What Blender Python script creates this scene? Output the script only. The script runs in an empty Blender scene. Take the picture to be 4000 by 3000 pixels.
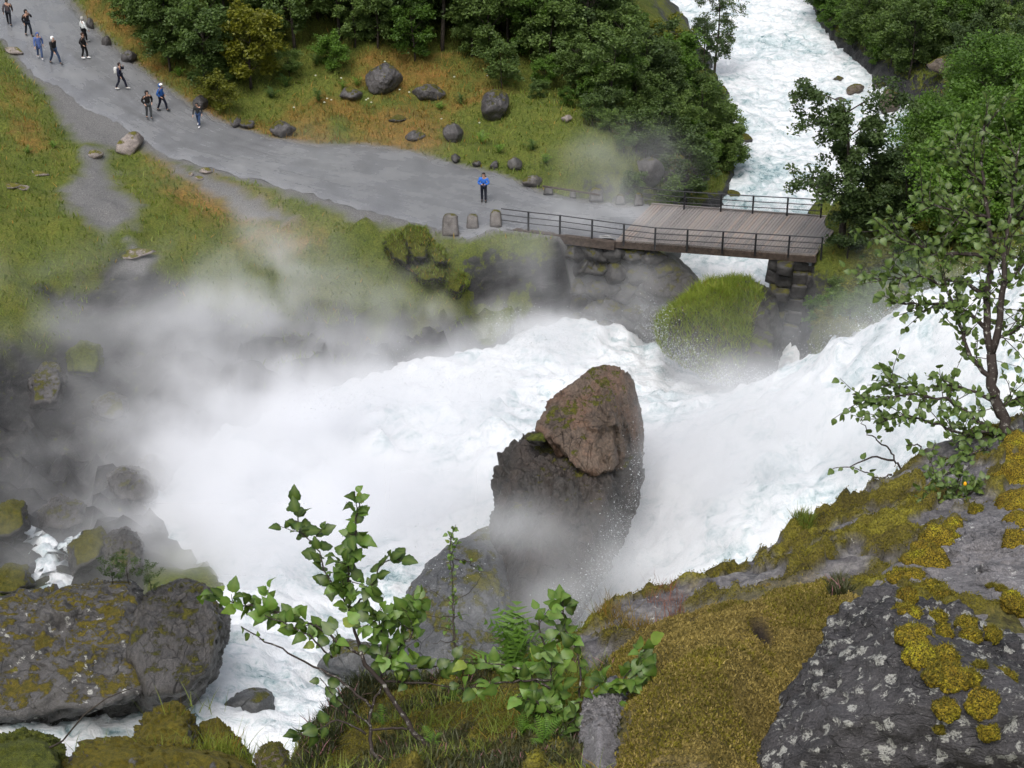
import bpy, bmesh, math, random
import numpy as np
from mathutils import Vector, Matrix

# ------------------------------------------------------------------ camera
F = 7400.0                      # focal length in photograph pixels (4000 wide)
TH = math.radians(31.0)         # pitch below the horizontal
CAM = np.array([0.0, 0.0, 46.2])
S_, C_ = math.sin(TH), math.cos(TH)
scene = bpy.context.scene
col = scene.collection
cd = bpy.data.cameras.new('camera')
cd.sensor_width = 36.0
cd.lens = 36.0 * F / 4000.0
cd.clip_start = 0.1
cd.clip_end = 2000.0
cam = bpy.data.objects.new('camera', cd)
cam.location = CAM
cam.rotation_euler = (math.pi / 2 - TH, 0, 0)
col.objects.link(cam)
scene.camera = cam

# ------------------------------------------------------------------ light
SUN_EL, SUN_AZ = math.radians(62), math.radians(200)
w = bpy.data.worlds.new('World'); scene.world = w; w.use_nodes = True
nt = w.node_tree
bg = nt.nodes['Background']
sky = nt.nodes.new('ShaderNodeTexSky'); sky.sky_type = 'NISHITA'
sky.sun_disc = False; sky.sun_elevation = SUN_EL; sky.sun_rotation = SUN_AZ
sky.air_density = 1.0; sky.dust_density = 4.0; sky.ozone_density = 1.0
hsv = nt.nodes.new('ShaderNodeHueSaturation'); hsv.inputs['Saturation'].default_value = 0.50
nt.links.new(sky.outputs[0], hsv.inputs['Color'])
nt.links.new(hsv.outputs[0], bg.inputs['Color'])
bg.inputs['Strength'].default_value = 0.12
sd = bpy.data.lights.new('sun', 'SUN'); sd.energy = 1.0; sd.angle = math.radians(35); sd.color = (1, .97, .93)
so = bpy.data.objects.new('sun', sd); col.objects.link(so)
sdir = Vector((math.sin(SUN_AZ) * math.cos(SUN_EL), math.cos(SUN_AZ) * math.cos(SUN_EL), math.sin(SUN_EL)))
so.rotation_euler = sdir.to_track_quat('Z', 'Y').to_euler()
vs = scene.view_settings
scene.display_settings.display_device = 'sRGB'
vs.view_transform = 'Standard'; vs.look = 'None'; vs.gamma = 1; vs.exposure = 0.85; vs.use_curve_mapping = False
cy = scene.cycles
cy.use_denoising = True
cy.max_bounces = 12; cy.diffuse_bounces = 3; cy.glossy_bounces = 2; cy.transmission_bounces = 3
cy.volume_bounces = 10; cy.volume_step_rate = 2.0; cy.volume_max_steps = 256; cy.transparent_max_bounces = 8
cy.caustics_reflective = False; cy.caustics_refractive = False
cy.use_adaptive_sampling = True; cy.adaptive_threshold = 0.02

# ------------------------------------------------------------------ helpers
rng = np.random.default_rng(7)
random.seed(7)

def ray(px, py):
    u = (np.asarray(px, float) - 2000) / F
    t = (1500 - np.asarray(py, float)) / F
    d = np.stack([u, C_ + t * S_, -S_ + t * C_], -1)      # per unit of depth along the axis
    return d

def P(px, py, z=None, Z=None):
    """a photograph pixel to a world point, on the level z or at the depth Z"""
    d = ray(px, py)
    if Z is None:
        Z = (z - CAM[2]) / d[..., 2]
    return CAM + d * np.asarray(Z)[..., None]

_perm = np.random.default_rng(3).permutation(256); _perm = np.concatenate([_perm, _perm, _perm])
_g = np.random.default_rng(4).normal(size=(256, 3)); _g /= np.linalg.norm(_g, axis=1)[:, None]
def noise(p):
    p = np.asarray(p, float)
    i = np.floor(p).astype(int); f = p - i; i &= 255
    u = f * f * f * (f * (f * 6 - 15) + 10)
    out = 0
    for dx in (0, 1):
        wx = u[:, 0] if dx else 1 - u[:, 0]
        for dy in (0, 1):
            wy = u[:, 1] if dy else 1 - u[:, 1]
            for dz in (0, 1):
                wz = u[:, 2] if dz else 1 - u[:, 2]
                h = _perm[_perm[_perm[i[:, 0] + dx] + i[:, 1] + dy] + i[:, 2] + dz]
                g = _g[h]
                out = out + wx * wy * wz * (g[:, 0] * (f[:, 0] - dx) + g[:, 1] * (f[:, 1] - dy) + g[:, 2] * (f[:, 2] - dz))
    return out * 1.5
def fbm(p, o=4, lac=2.03, gain=.5, ridge=False):
    p = np.asarray(p, float); a = 1; s = 0
    for k in range(o):
        n = noise(p + 17.3 * k)
        if ridge: n = 1 - 2 * np.abs(n)
        s = s + a * n; p = p * lac; a *= gain
    return s
def sstep(a, b, x):
    t = np.clip((x - a) / (b - a), 0, 1); return t * t * (3 - 2 * t)
def inpoly(x, y, poly):
    poly = np.asarray(poly, float); r = np.zeros(np.shape(x), bool); n = len(poly); j = n - 1
    for i in range(n):
        xi, yi = poly[i]; xj, yj = poly[j]
        c = ((yi > y) != (yj > y)) & (x < (xj - xi) * (y - yi) / (yj - yi + 1e-12) + xi)
        r ^= c; j = i
    return r
def polydist(x, y, poly, closed=True):
    poly = np.asarray(poly, float); d = np.full(np.shape(x), 1e9)
    n = len(poly)
    for i in range(n if closed else n - 1):
        a = poly[i]; b = poly[(i + 1) % n]; ab = b - a
        t = np.clip(((x - a[0]) * ab[0] + (y - a[1]) * ab[1]) / (ab @ ab + 1e-12), 0, 1)
        d = np.minimum(d, np.hypot(x - a[0] - t * ab[0], y - a[1] - t * ab[1]))
    return d
def smin(vals, k):
    return -np.log(np.exp(-np.asarray(vals) * k).sum(0)) / k

def mesh_from(name, v, f, smooth=True):
    v = np.asarray(v, np.float32); me = bpy.data.meshes.new(name)
    if isinstance(f, np.ndarray):
        n, k = f.shape
        me.vertices.add(len(v)); me.vertices.foreach_set('co', v.ravel())
        me.loops.add(n * k); me.loops.foreach_set('vertex_index', f.astype(np.int32).ravel())
        me.polygons.add(n); me.polygons.foreach_set('loop_start', np.arange(0, n * k, k, dtype=np.int32))
        me.update(calc_edges=True)
    else:
        me.from_pydata(v.tolist(), [], f); me.update()
    if smooth:
        me.polygons.foreach_set('use_smooth', np.ones(len(me.polygons), bool))
    return me
def vattr(me, name, val):
    val = np.asarray(val, np.float32)
    if val.ndim == 1:
        a = me.attributes.new(name, 'FLOAT', 'POINT'); a.data.foreach_set('value', val)
    else:
        a = me.attributes.new(name, 'FLOAT_VECTOR', 'POINT'); a.data.foreach_set('vector', val.ravel())
def link(name, me, mat=None, parent=None, loc=None):
    o = bpy.data.objects.new(name, me); col.objects.link(o)
    if mat is not None and len(me.materials) == 0: me.materials.append(mat)
    if parent is not None: o.parent = parent
    if loc is not None: o.location = loc
    return o
def tag(o, label=None, cat=None, group=None, kind=None):
    if label: o['label'] = label
    if cat: o['category'] = cat
    if group: o['group'] = group
    if kind: o['kind'] = kind
    return o
def empty(name, loc=(0, 0, 0), rz=0):
    o = bpy.data.objects.new(name, None); col.objects.link(o); o.location = loc; o.rotation_euler = (0, 0, rz)
    o.empty_display_size = .2
    return o
def part(name, v, f, mat, root, smooth=True):
    """mesh in world coordinates made the child of an Empty that stands unrotated"""
    v = np.asarray(v, float) - np.array(root.location)
    return link(name, mesh_from(name, v, f, smooth), mat, root)
def grid_faces(nx, ny):
    i = np.arange(nx - 1)[None, :] + nx * np.arange(ny - 1)[:, None]
    i = i.ravel(); return np.stack([i, i + 1, i + nx + 1, i + nx], 1)
def tube(pts, rad, n=6, cap=True):
    pts = np.asarray(pts, float); rad = np.broadcast_to(np.asarray(rad, float), (len(pts),))
    V = []; Fc = []
    t = np.gradient(pts, axis=0); t /= np.linalg.norm(t, axis=1)[:, None] + 1e-9
    ref = np.array([0, 0, 1.0]) if abs(t[0][2]) < .9 else np.array([1.0, 0, 0])
    for k in range(len(pts)):
        a = np.cross(t[k], ref); a /= np.linalg.norm(a) + 1e-9; b = np.cross(t[k], a)
        ang = np.linspace(0, 2 * np.pi, n, endpoint=False)
        V.append(pts[k] + rad[k] * (np.cos(ang)[:, None] * a + np.sin(ang)[:, None] * b))
    V = np.concatenate(V)
    for k in range(len(pts) - 1):
        for j in range(n):
            Fc.append((k * n + j, k * n + (j + 1) % n, (k + 1) * n + (j + 1) % n, (k + 1) * n + j))
    if cap:
        Fc.append(tuple(range(n))[::-1]); Fc.append(tuple((len(pts) - 1) * n + j for j in range(n)))
    return V, Fc
class MB:
    def __init__(s): s.v = []; s.f = []; s.n = 0
    def add(s, v, f):
        s.v.append(np.asarray(v, float)); s.f += [tuple(i + s.n for i in q) for q in f]; s.n += len(v)
    def box(s, c, ax, ay, az):
        c, ax, ay, az = map(lambda q: np.asarray(q, float), (c, ax, ay, az))
        v = [c + i * ax + j * ay + k * az for k in (-1, 1) for j in (-1, 1) for i in (-1, 1)]
        s.add(v, [(0, 2, 3, 1), (4, 5, 7, 6), (0, 1, 5, 4), (2, 6, 7, 3), (0, 4, 6, 2), (1, 3, 7, 5)])
    def out(s): return np.concatenate(s.v), s.f
def resample(poly, n):
    poly = np.asarray(poly, float); d = np.r_[0, np.cumsum(np.linalg.norm(np.diff(poly, axis=0), axis=1))]
    t = np.linspace(0, d[-1], n)
    return np.stack([np.interp(t, d, poly[:, k]) for k in range(poly.shape[1])], 1)

# ------------------------------------------------------------------ materials
class NT:
    def __init__(s, name):
        s.m = bpy.data.materials.new(name); s.m.use_nodes = True
        s.t = s.m.node_tree; s.n = s.t.nodes; s.b = s.n['Principled BSDF']; s.o = s.n['Material Output']
    def node(s, typ, **kw):
        nd = s.n.new(typ)
        for k, v in kw.items():
            if k.startswith('_'): setattr(nd, k[1:], v)
            else: s.set(nd.inputs[k.replace('__', ' ')], v)
        return nd
    def set(s, sock, v):
        if isinstance(v, bpy.types.NodeSocket): s.t.links.new(v, sock)
        else:
            if sock.type == 'RGBA' and len(v) == 3: v = (*v, 1)
            sock.default_value = v
    def geo(s): return s.node('ShaderNodeNewGeometry')
    def pos(s, scale=(1, 1, 1), obj=False, rot=(0, 0, 0)):
        c = s.node('ShaderNodeTexCoord').outputs['Object'] if obj else s.geo().outputs['Position']
        mp = s.node('ShaderNodeMapping', Vector=c, Scale=scale, Rotation=rot); return mp.outputs[0]
    def noise(s, scale=1, detail=4, rough=.55, vec=None, dist=0):
        return s.node('ShaderNodeTexNoise', Scale=scale, Detail=detail, Roughness=rough, Vector=vec if vec is not None else s.pos(), Distortion=dist).outputs[0]
    def vor(s, scale, vec=None, feat='F1'):
        return s.node('ShaderNodeTexVoronoi', _feature=feat, Scale=scale, Vector=vec if vec is not None else s.pos())
    def ramp(s, fac, stops, interp='LINEAR'):
        r = s.node('ShaderNodeValToRGB', Fac=fac); e = r.color_ramp.elements; r.color_ramp.interpolation = interp
        while len(e) < len(stops): e.new(.5)
        for q, (p, c) in zip(e, stops):
            q.position = p; q.color = (*c, 1) if len(c) == 3 else c
        return r.outputs[0]
    def step(s, fac, a, b):
        r = s.node('ShaderNodeMapRange', _interpolation_type='SMOOTHSTEP', Value=fac); r.inputs[1].default_value = a; r.inputs[2].default_value = b
        return r.outputs[0]
    def mix(s, fac, a, b, mode='MIX'):
        m = s.node('ShaderNodeMix', _data_type='RGBA', _blend_type=mode)
        s.set(m.inputs[0], fac); s.set(m.inputs[6], a); s.set(m.inputs[7], b); return m.outputs[2]
    def math(s, op, a, b=0.0):
        m = s.node('ShaderNodeMath', _operation=op); s.set(m.inputs[0], a); s.set(m.inputs[1], b); return m.outputs[0]
    def attr(s, name): return s.node('ShaderNodeAttribute', _attribute_name=name)
    def bump(s, h, strength=.5, dist=.05, normal=None):
        b = s.node('ShaderNodeBump', Height=h, Strength=strength, Distance=dist)
        if normal is not None: s.t.links.new(normal, b.inputs['Normal'])
        return b.outputs[0]
    def fin(s, color, rough=.8, normal=None, spec=.3, **kw):
        s.set(s.b.inputs['Base Color'], color); s.set(s.b.inputs['Roughness'], rough)
        s.b.inputs['Specular IOR Level'].default_value = spec
        if normal is not None: s.t.links.new(normal, s.b.inputs['Normal'])
        for k, v in kw.items(): s.set(s.b.inputs[k.replace('__', ' ')], v)
        return s.m

def plain(name, c, rough=.7, spec=.3, var=.15, sc=20):
    t = NT(name); n = t.noise(sc, 3)
    return t.fin(t.mix(t.step(n, .3, .7), [q * (1 - var) for q in c], [min(1, q * (1 + var)) for q in c]), rough, spec=spec)

def rock_mat(name, base, dark, scale=1.0, moss=0.0, mosscol=((.05, .06, .008), (.17, .15, .015)), lichen=0.0, strata=(1, 1, 1), srot=(0, 0, 0), rough=.55, wet=.4, warm=None, bd=.06, mossz=(.35, .8), lichcol=(.42, .42, .39)):
    t = NT(name)
    p = t.pos((scale, scale, scale)); ps = t.pos([scale * q for q in strata], rot=srot)
    n1 = t.noise(.9, 6, .62, p, .3); n2 = t.noise(5, 5, .65, ps, .6); n3 = t.noise(28, 4, .6, p)
    c = t.ramp(t.math('ADD', t.math('MULTIPLY', n1, .55), t.math('MULTIPLY', n2, .45)), [(.33, dark), (.52, base), (.7, [min(1, q * 1.5) for q in base])])
    if warm: c = t.mix(t.step(t.noise(1.3, 5, .6, t.pos((scale * 1.1,) * 3, rot=(1, 2, 3))), .45, .6), c, warm, 'MIX')
    c = t.mix(t.step(n3, .35, .75), t.mix(.45, c, (0, 0, 0), 'MULTIPLY'), c)
    cr = t.vor(1.1, t.node('ShaderNodeMapping', Vector=t.mix(.25, p, t.node('ShaderNodeTexNoise', Scale=2.0, Vector=p).outputs[1], 'ADD'), Scale=strata).outputs[0], 'DISTANCE_TO_EDGE').outputs[0]
    crack = t.step(cr, .0, .02)
    c = t.mix(t.math('MAXIMUM', crack, t.step(n1, .42, .56)), t.mix(.7, c, [q * .4 for q in dark]), c)
    if lichen:
        v = t.vor(4.2, t.mix(.16, p, t.node('ShaderNodeTexNoise', Scale=14.0, Detail=5.0, Vector=p).outputs[1], 'ADD')).outputs[0]
        lm = t.math('MULTIPLY', t.step(v, .38, .30), t.step(t.noise(1.7, 6, .75, p), .62 - .2 * lichen, .68 - .2 * lichen))
        lm = t.math('MULTIPLY', lm, t.step(t.noise(26, 4, .7, p), .38, .5))
        lm2 = t.step(t.noise(7, 7, .8, p), .69 - .1 * lichen, .72 - .1 * lichen)
        c = t.mix(t.math('MAXIMUM', lm, t.math('MULTIPLY', lm2, .8)), c, lichcol)
    h = t.math('ADD', t.math('MULTIPLY', n2, .6), t.math('MULTIPLY', n3, .25)); h = t.math('ADD', h, t.math('MULTIPLY', crack, .25))
    r = t.math('SUBTRACT', rough + .25, t.math('MULTIPLY', t.noise(3, 3), wet))
    if moss:
        nz = t.node('ShaderNodeSeparateXYZ', Vector=t.geo().outputs['Normal']).outputs[2]
        mm = t.math('ADD', t.step(nz, mossz[0], mossz[1]), t.math('MULTIPLY', t.math('SUBTRACT', t.noise(1.6, 6, .7, p), .5), 2.4))
        mm = t.step(mm, 1.05 - moss, 1.25 - moss)
        mc = t.ramp(t.noise(7, 5, .7, p), [(.3, mosscol[0]), (.7, mosscol[1])])
        mc = t.mix(t.step(t.noise(60, 2, .5, p), .35, .7), t.mix(.55, mc, (0, 0, 0), 'MULTIPLY'), mc)
        c = t.mix(mm, c, mc); r = t.mix(mm, r, (.95,) * 3)
        h = t.math('ADD', h, t.math('MULTIPLY', mm, t.math('ADD', .3, t.math('MULTIPLY', t.noise(45, 3, .6, p), .6))))
    return t.fin(c, r, t.bump(h, .9, bd / scale), .4)

def leaf_mat(name, dark, light, yellow=None, trans=.35, rough=.5):
    t = NT(name)
    a = t.attr('rnd').outputs['Fac']; oi = t.node('ShaderNodeObjectInfo').outputs['Random']
    f = t.math('ADD', t.math('MULTIPLY', a, .75), t.math('MULTIPLY', oi, .35))
    stops = [(0, dark), (.6, [(x + y) / 2 for x, y in zip(dark, light)]), (1, light)]
    c = t.ramp(f, stops)
    if yellow: c = t.mix(t.step(t.attr('rnd2').outputs['Fac'], .93, .97), c, yellow)
    t.fin(c, rough, None, .35)
    tr = t.node('ShaderNodeBsdfTranslucent', Color=t.mix(1, c, (1.2, 1.3, .6), 'MULTIPLY'))
    mx = t.node('ShaderNodeMixShader', Fac=trans)
    t.t.links.new(t.b.outputs[0], mx.inputs[1]); t.t.links.new(tr.outputs[0], mx.inputs[2])
    t.t.links.new(mx.outputs[0], t.o.inputs[0])
    return t.m
def objleaf_mat(name, dark, light):
    t = NT(name); oi = t.node('ShaderNodeObjectInfo').outputs['Random']
    n = t.noise(40, 3, .5)
    c = t.ramp(oi, [(0, dark), (.75, light), (.93, [q * 1.25 for q in light]), (1, (light[0] * 2.0, light[1] * 1.25, light[2]))])
    c = t.mix(t.step(n, .3, .7), t.mix(.25, c, (0, 0, 0)), c)
    v = t.attr('vein').outputs['Fac']
    c = t.mix(t.math('MULTIPLY', v, .45), c, (.2, .26, .06))
    t.fin(c, .42, t.bump(v, .4, .003), .4)
    tr = t.node('ShaderNodeBsdfTranslucent', Color=t.mix(1, c, (1.3, 1.3, .5), 'MULTIPLY'))
    mx = t.node('ShaderNodeMixShader', Fac=.3)
    t.t.links.new(t.b.outputs[0], mx.inputs[1]); t.t.links.new(tr.outputs[0], mx.inputs[2]); t.t.links.new(mx.outputs[0], t.o.inputs[0])
    return t.m

M = {}
M['bark'] = plain('bark', (.05, .042, .035), .8, .2, .4, 8)
M['bark_birch'] = (lambda t: t.fin(t.mix(t.step(t.noise(35, 5, .7), .55, .68), (.035, .026, .022), (.28, .27, .24)), .8, t.bump(t.noise(60, 4), .6, .004)))(NT('birch bark with lichen'))
M['leaf_alder'] = leaf_mat('alder foliage', (.038, .070, .020), (.165, .245, .058))
M['leaf_bright'] = leaf_mat('bright foliage', (.035, .075, .012), (.13, .24, .03))
M['leaf_dark'] = leaf_mat('dark birch foliage', (.026, .050, .018), (.11, .165, .048))
M['leaf_yellow'] = leaf_mat('yellowing foliage', (.05, .07, .01), (.22, .22, .02))
M['grass'] = leaf_mat('grass blades', (.070, .11, .016), (.22, .265, .042), (.34, .20, .04), .25, .6)
M['grass_dry'] = leaf_mat('dry grass blades', (.11, .085, .015), (.34, .22, .05), (.36, .16, .03), .25, .6)
M['fern'] = leaf_mat('fern', (.04, .09, .01), (.16, .30, .035), None, .35)
M['fern_dark'] = leaf_mat('fern dark', (.025, .06, .012), (.08, .15, .03), None, .35)
M['heather'] = leaf_mat('heather', (.02, .03, .012), (.09, .09, .04), (.30, .14, .16), .2)
M['redgrass'] = leaf_mat('red grass', (.16, .05, .03), (.33, .14, .09), None, .2)
M['leaf_obj'] = objleaf_mat('birch leaf', (.024, .062, .010), (.115, .225, .034))
M['leaf_obj_dark'] = objleaf_mat('dark birch leaf', (.03, .062, .014), (.095, .165, .04))  # duller leaf green of the ridge birch and the shrub below it

# ------------------------------------------------------------------ terrain
TP = [  # photograph pixel -> height: read from where things stand
 (2000,800,0),(1500,690,.3),(1000,560,.9),(700,470,1.4),(400,250,2.4),(150,80,3.3),(-50,-80,4),(1750,860,-.1),(2300,850,0),(2500,850,0),
 (1000,440,1.2),(1500,420,1.0),(1900,520,.6),(2300,640,.2),(1500,150,2.6),(1000,100,3.2),(500,50,4.2),(2200,250,1.2),(1500,-300,6),(800,-300,7),(200,-250,7),(2200,-200,2),
 (2480,430,-.5),(2480,720,-1.0),(2700,700,-4.8),(2830,640,-6.3),(2880,520,-6.6),(2820,330,-6.7),(2740,160,-7),(2600,-30,-8),(2500,-200,-8.5),(2600,350,-2),(2450,100,-1.5),
 (0,250,3.4),(150,420,2.6),(250,560,1.9),(420,700,1.3),(0,700,2.4),(700,720,.7),(800,820,.3),(0,1000,1.2),(500,1000,.3),(1000,880,.1),(1350,850,-.1),(1500,900,-.6),
 (1300,1080,-1.4),(1700,1010,-1.2),(1850,930,-.5),(0,1300,-.4),(350,1100,-.2),(450,1250,-1.6),(350,1400,-2.6),(0,1480,-1.8),(800,1120,-1.3),(900,1330,-3.2),(620,1600,-4.8),(250,1700,-4.8),
 (0,1750,-3.4),(0,1950,-3.0),(300,1950,-5.2),(540,1900,-5.4),(1300,1280,-3.1),(1750,1230,-3.1),(1950,1130,-3.0),(2100,1060,-4.2),(2350,1150,-5.7),(2000,1020,-2.0),
 (1500,1700,-8),(1100,1850,-8),(2500,1300,-8),(2800,1000,-8.5),(2950,700,-9),(3000,400,-9.5),(2950,100,-11),(2900,-100,-12),(3250,420,-9),(3100,1300,-7.5),(2000,1500,-8),(2500,1700,-7),
 (3000,1700,-4),(3300,1600,-3),(3600,1500,-1),(3900,1300,3),(3000,2100,-5),(2400,2300,-6),(1700,2000,-7),(1200,2200,-6),(850,2300,-5.0),(1000,2600,-3),(500,2720,-1.5),(0,2870,0),(1300,2800,-2),(200,2150,-4.2),(60,2200,-3.5),
 (3260,1000,0),(3200,1002,-.15),(3300,950,0),(3250,900,0),(3225,850,0),(3300,850,.1),(3400,1000,.3),(3400,900,.5),(3600,1000,1.2),(3900,900,3.5),(3170,1150,-5.2),(3140,1400,-5),(3330,1290,-.8),(3560,1180,2.2),(3800,1080,4),(3560,640,-1),(3560,420,-6.5),(3420,300,-7.0),
 (3250,170,-8.2),(3150,0,-9),(3100,-150,-10),(3500,130,-5),(3800,80,0),(3900,420,2),(4050,0,2.5),(3700,230,-4),(3400,650,-6.8),(3330,780,-6.3),(3800,-200,2),(4200,600,5),
]
TW = [(5,50,2),(15,56,3),(25,62,8),(-8,44,4),(-20,48,.5),(-15,40,6),(-12,33,12),(-10,27,16),(-22,30,14),(-35,45,8),(-30,60,3),(-40,75,3),(0,30,13),(0,15,27),(-20,12,28),(20,20,28),(0,0,38),(-30,0,38),(40,0,42),
      (32,75,12),(40,60,22),(60,90,18),(60,130,22),(45,150,10),(60,180,14),(-50,60,8),(-55,100,8),(-50,130,11),(-30,160,14),(0,170,12),(-80,80,16),(-80,160,30),(100,60,50),(110,140,50),(0,260,22),(60,260,16),(-100,260,45),(120,260,60),(-80,0,50),(90,0,55),
      (-260,-120,90),(0,-160,90),(300,-120,110),(-300,300,120),(320,320,140),(20,420,50),(-320,100,110),(330,100,130)]
cp = np.array([P(a, b, z=c) for a, b, c in TP] + [list(map(float, q)) for q in TW])
cxy = cp[:, :2]
def _phi(r): return np.sqrt(r * r + 1.5 ** 2)
_A = _phi(np.linalg.norm(cxy[:, None] - cxy[None], axis=2)); _n = len(cp)
_A = np.block([[_A + .25 * np.eye(_n) * 0 - .02 * np.eye(_n), np.ones((_n, 1))], [np.ones((1, _n)), np.zeros((1, 1))]])
_W = np.linalg.solve(_A, np.r_[cp[:, 2], 0])
def h0(x, y):
    x = np.asarray(x, float).ravel(); y = np.asarray(y, float).ravel(); out = np.empty(len(x))
    for k in range(0, len(x), 20000):
        r = np.hypot(x[k:k+20000, None] - cxy[None, :, 0], y[k:k+20000, None] - cxy[None, :, 1])
        out[k:k+20000] = _phi(r) @ _W[:-1] + _W[-1]
    return out
# water level
WP = [(2650,1000,-5.6),(2950,1050,-5.6),(3060,1150,-5.6),(2600,1080,-5.6),(3090,1300,-5.6),(3110,1420,-5.6),(2350,1230,-5.4),(2200,1260,-5.2),(2850,1480,-6.2),(2650,1440,-5.6),(3000,1500,-4.5),
 (2600,-100,-10),(2750,-20,-9.6),(3100,-20,-9.6),(2900,-150,-11),(3300,300,-8),(3560,460,-7.2),(2900,600,-6.9),(2850,400,-7.4),(3000,720,-6.4),(3400,700,-6.8),(3100,450,-7.5),(2800,820,-6.1),(3200,800,-6.2),
 (1200,1500,-5.2),(1500,1380,-5.2),(1750,1330,-4.9),(2100,1450,-4.3),(2600,1800,-1.8),(3000,1560,1.2),(3250,1470,3.2),(3450,1330,4.6),(3700,1220,6.6),(4000,1100,9),(4300,1050,11),(3300,1800,1.8),(3000,2000,.2),(2500,2200,-3),(2300,2400,-4.4),(3700,1600,5),(4000,1600,7),
 (1000,1900,-5.2),(700,1750,-5.9),(600,2000,-5.2),(800,2250,-3.8),(1000,2480,-1.6),(760,2640,.4),(300,2760,1.6),(0,2850,2.2),(-200,2900,2.6),(1200,2800,.6),(1500,2300,-4.4),(1300,2000,-5),(2050,1900,-3.5),(2000,2600,-4.4),(1600,2600,-4),(700,2790,.9),(2600,1560,-4.4),(2300,1350,-4.6)]
wp = np.array([P(a, b, z=c) for a, b, c in WP] + [[6,55,-1],[16,60,2],[26,66,7],[36,78,14],[-6,48,1.0],[-22,50,2.4],[-35,52,3.4],[-20,80,-6.3],[30,110,-6],[20,170,-11.5],[14,220,-16]])
_Aw = np.sqrt(((wp[:, None, :2] - wp[None, :, :2]) ** 2).sum(2) + 4); _m = len(wp)
_Aw = np.block([[_Aw - .05 * np.eye(_m), np.ones((_m, 1))], [np.ones((1, _m)), np.zeros((1, 1))]])
_Ww = np.linalg.solve(_Aw, np.r_[wp[:, 2], 0])
def hw(x, y):
    x = np.ravel(x); y = np.ravel(y); out = np.empty(len(x))
    for k in range(0, len(x), 20000):
        out[k:k+20000] = np.sqrt((x[k:k+20000, None] - wp[None, :, 0]) ** 2 + (y[k:k+20000, None] - wp[None, :, 1]) ** 2 + 4) @ _Ww[:-1] + _Ww[-1]
    return out
WATERPX = [[(2560,-200),(2580,-60),(2690,100),(2790,250),(2850,400),(2890,560),(2890,700),(2800,830),(2630,960),(2640,1060),(2730,1160),(3060,1200),(3085,1100),(3060,1000),(3250,850),(3400,720),(3600,520),(3560,420),(3400,305),(3260,190),(3170,60),(3140,-60),(3120,-200)],
 [(2640,1040),(2500,1190),(2250,1250),(1900,1370),(1500,1470),(1060,1610),(770,1770),(610,1980),(630,2160),(850,2250),(880,2450),(600,2640),(0,2760),(-300,2850),(-300,3050),(600,3150),(1500,3100),(2400,2700),(3200,2250),(4300,1750),(4300,1000),(3700,1170),(3250,1440),(3130,1420),(3100,1250),(3085,1080)]]
WATERPOLY = []
for pl in WATERPX:
    q = []
    for a, b in pl:
        z = -6.0
        for _ in range(12): z = .5 * z + .5 * float(hw(*[np.array([c]) for c in P(a, b, z=z)[:2]])[0])
        q.append(P(a, b, z=z)[:2])
    WATERPOLY.append(np.array(q))
def wdist(x, y):
    d = np.full(len(x), 1e9)
    for pl in WATERPOLY:
        e = polydist(x, y, pl); d = np.minimum(d, np.where(inpoly(x, y, pl), -e, e))
    return d
# road: edges read off the photograph
EDGE_FAR = [(-60,-330),(170,-90),(330,110),(460,230),(600,340),(750,440),(900,505),(1060,550),(1250,575),(1420,570),(1600,600),(1800,655),(1960,690),(2080,740),(2200,775),(2330,792),(2450,805),(2545,801)]
EDGE_NEAR = [(-500,-60),(-230,25),(0,112),(136,258),(235,310),(316,378),(434,436),(524,500),(600,552),(680,602),(850,655),(1000,697),(1180,745),(1300,785),(1450,820),(1590,860),(1700,900),(1830,925),(1930,895),(2060,903),(2250,925),(2403,944)]
def road_z(px, py):
    return np.interp(px, [-500, -60, 150, 400, 700, 1000, 1500, 2000, 3000], [4.6, 4.0, 3.3, 2.4, 1.4, .9, .3, 0, 0])
def edge_world(e):
    e = np.array(e, float); return P(e[:, 0], e[:, 1], z=road_z(e[:, 0], e[:, 1]))
RF = resample(edge_world(EDGE_FAR), 160); RN = resample(edge_world(EDGE_NEAR), 160)
ROADPOLY = np.concatenate([RF[:, :2], RN[::-1, :2]])
def road_h(x, y):   # nearest centre-line height
    c = (RF + RN) / 2
    d = np.hypot(x[:, None] - c[None, :, 0], y[:, None] - c[None, :, 1])
    return c[d.argmin(1), 2]
MOSSBANK = np.array([P(a, b, z=c)[:2] for a, b, c in [(1150,930,-.5),(1500,880,-.5),(1800,945,-.8),(1990,960,-1.2),(2120,1000,-2),(2120,1150,-4),(1500,1230,-4.5),(1150,1180,-3)]])
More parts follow.
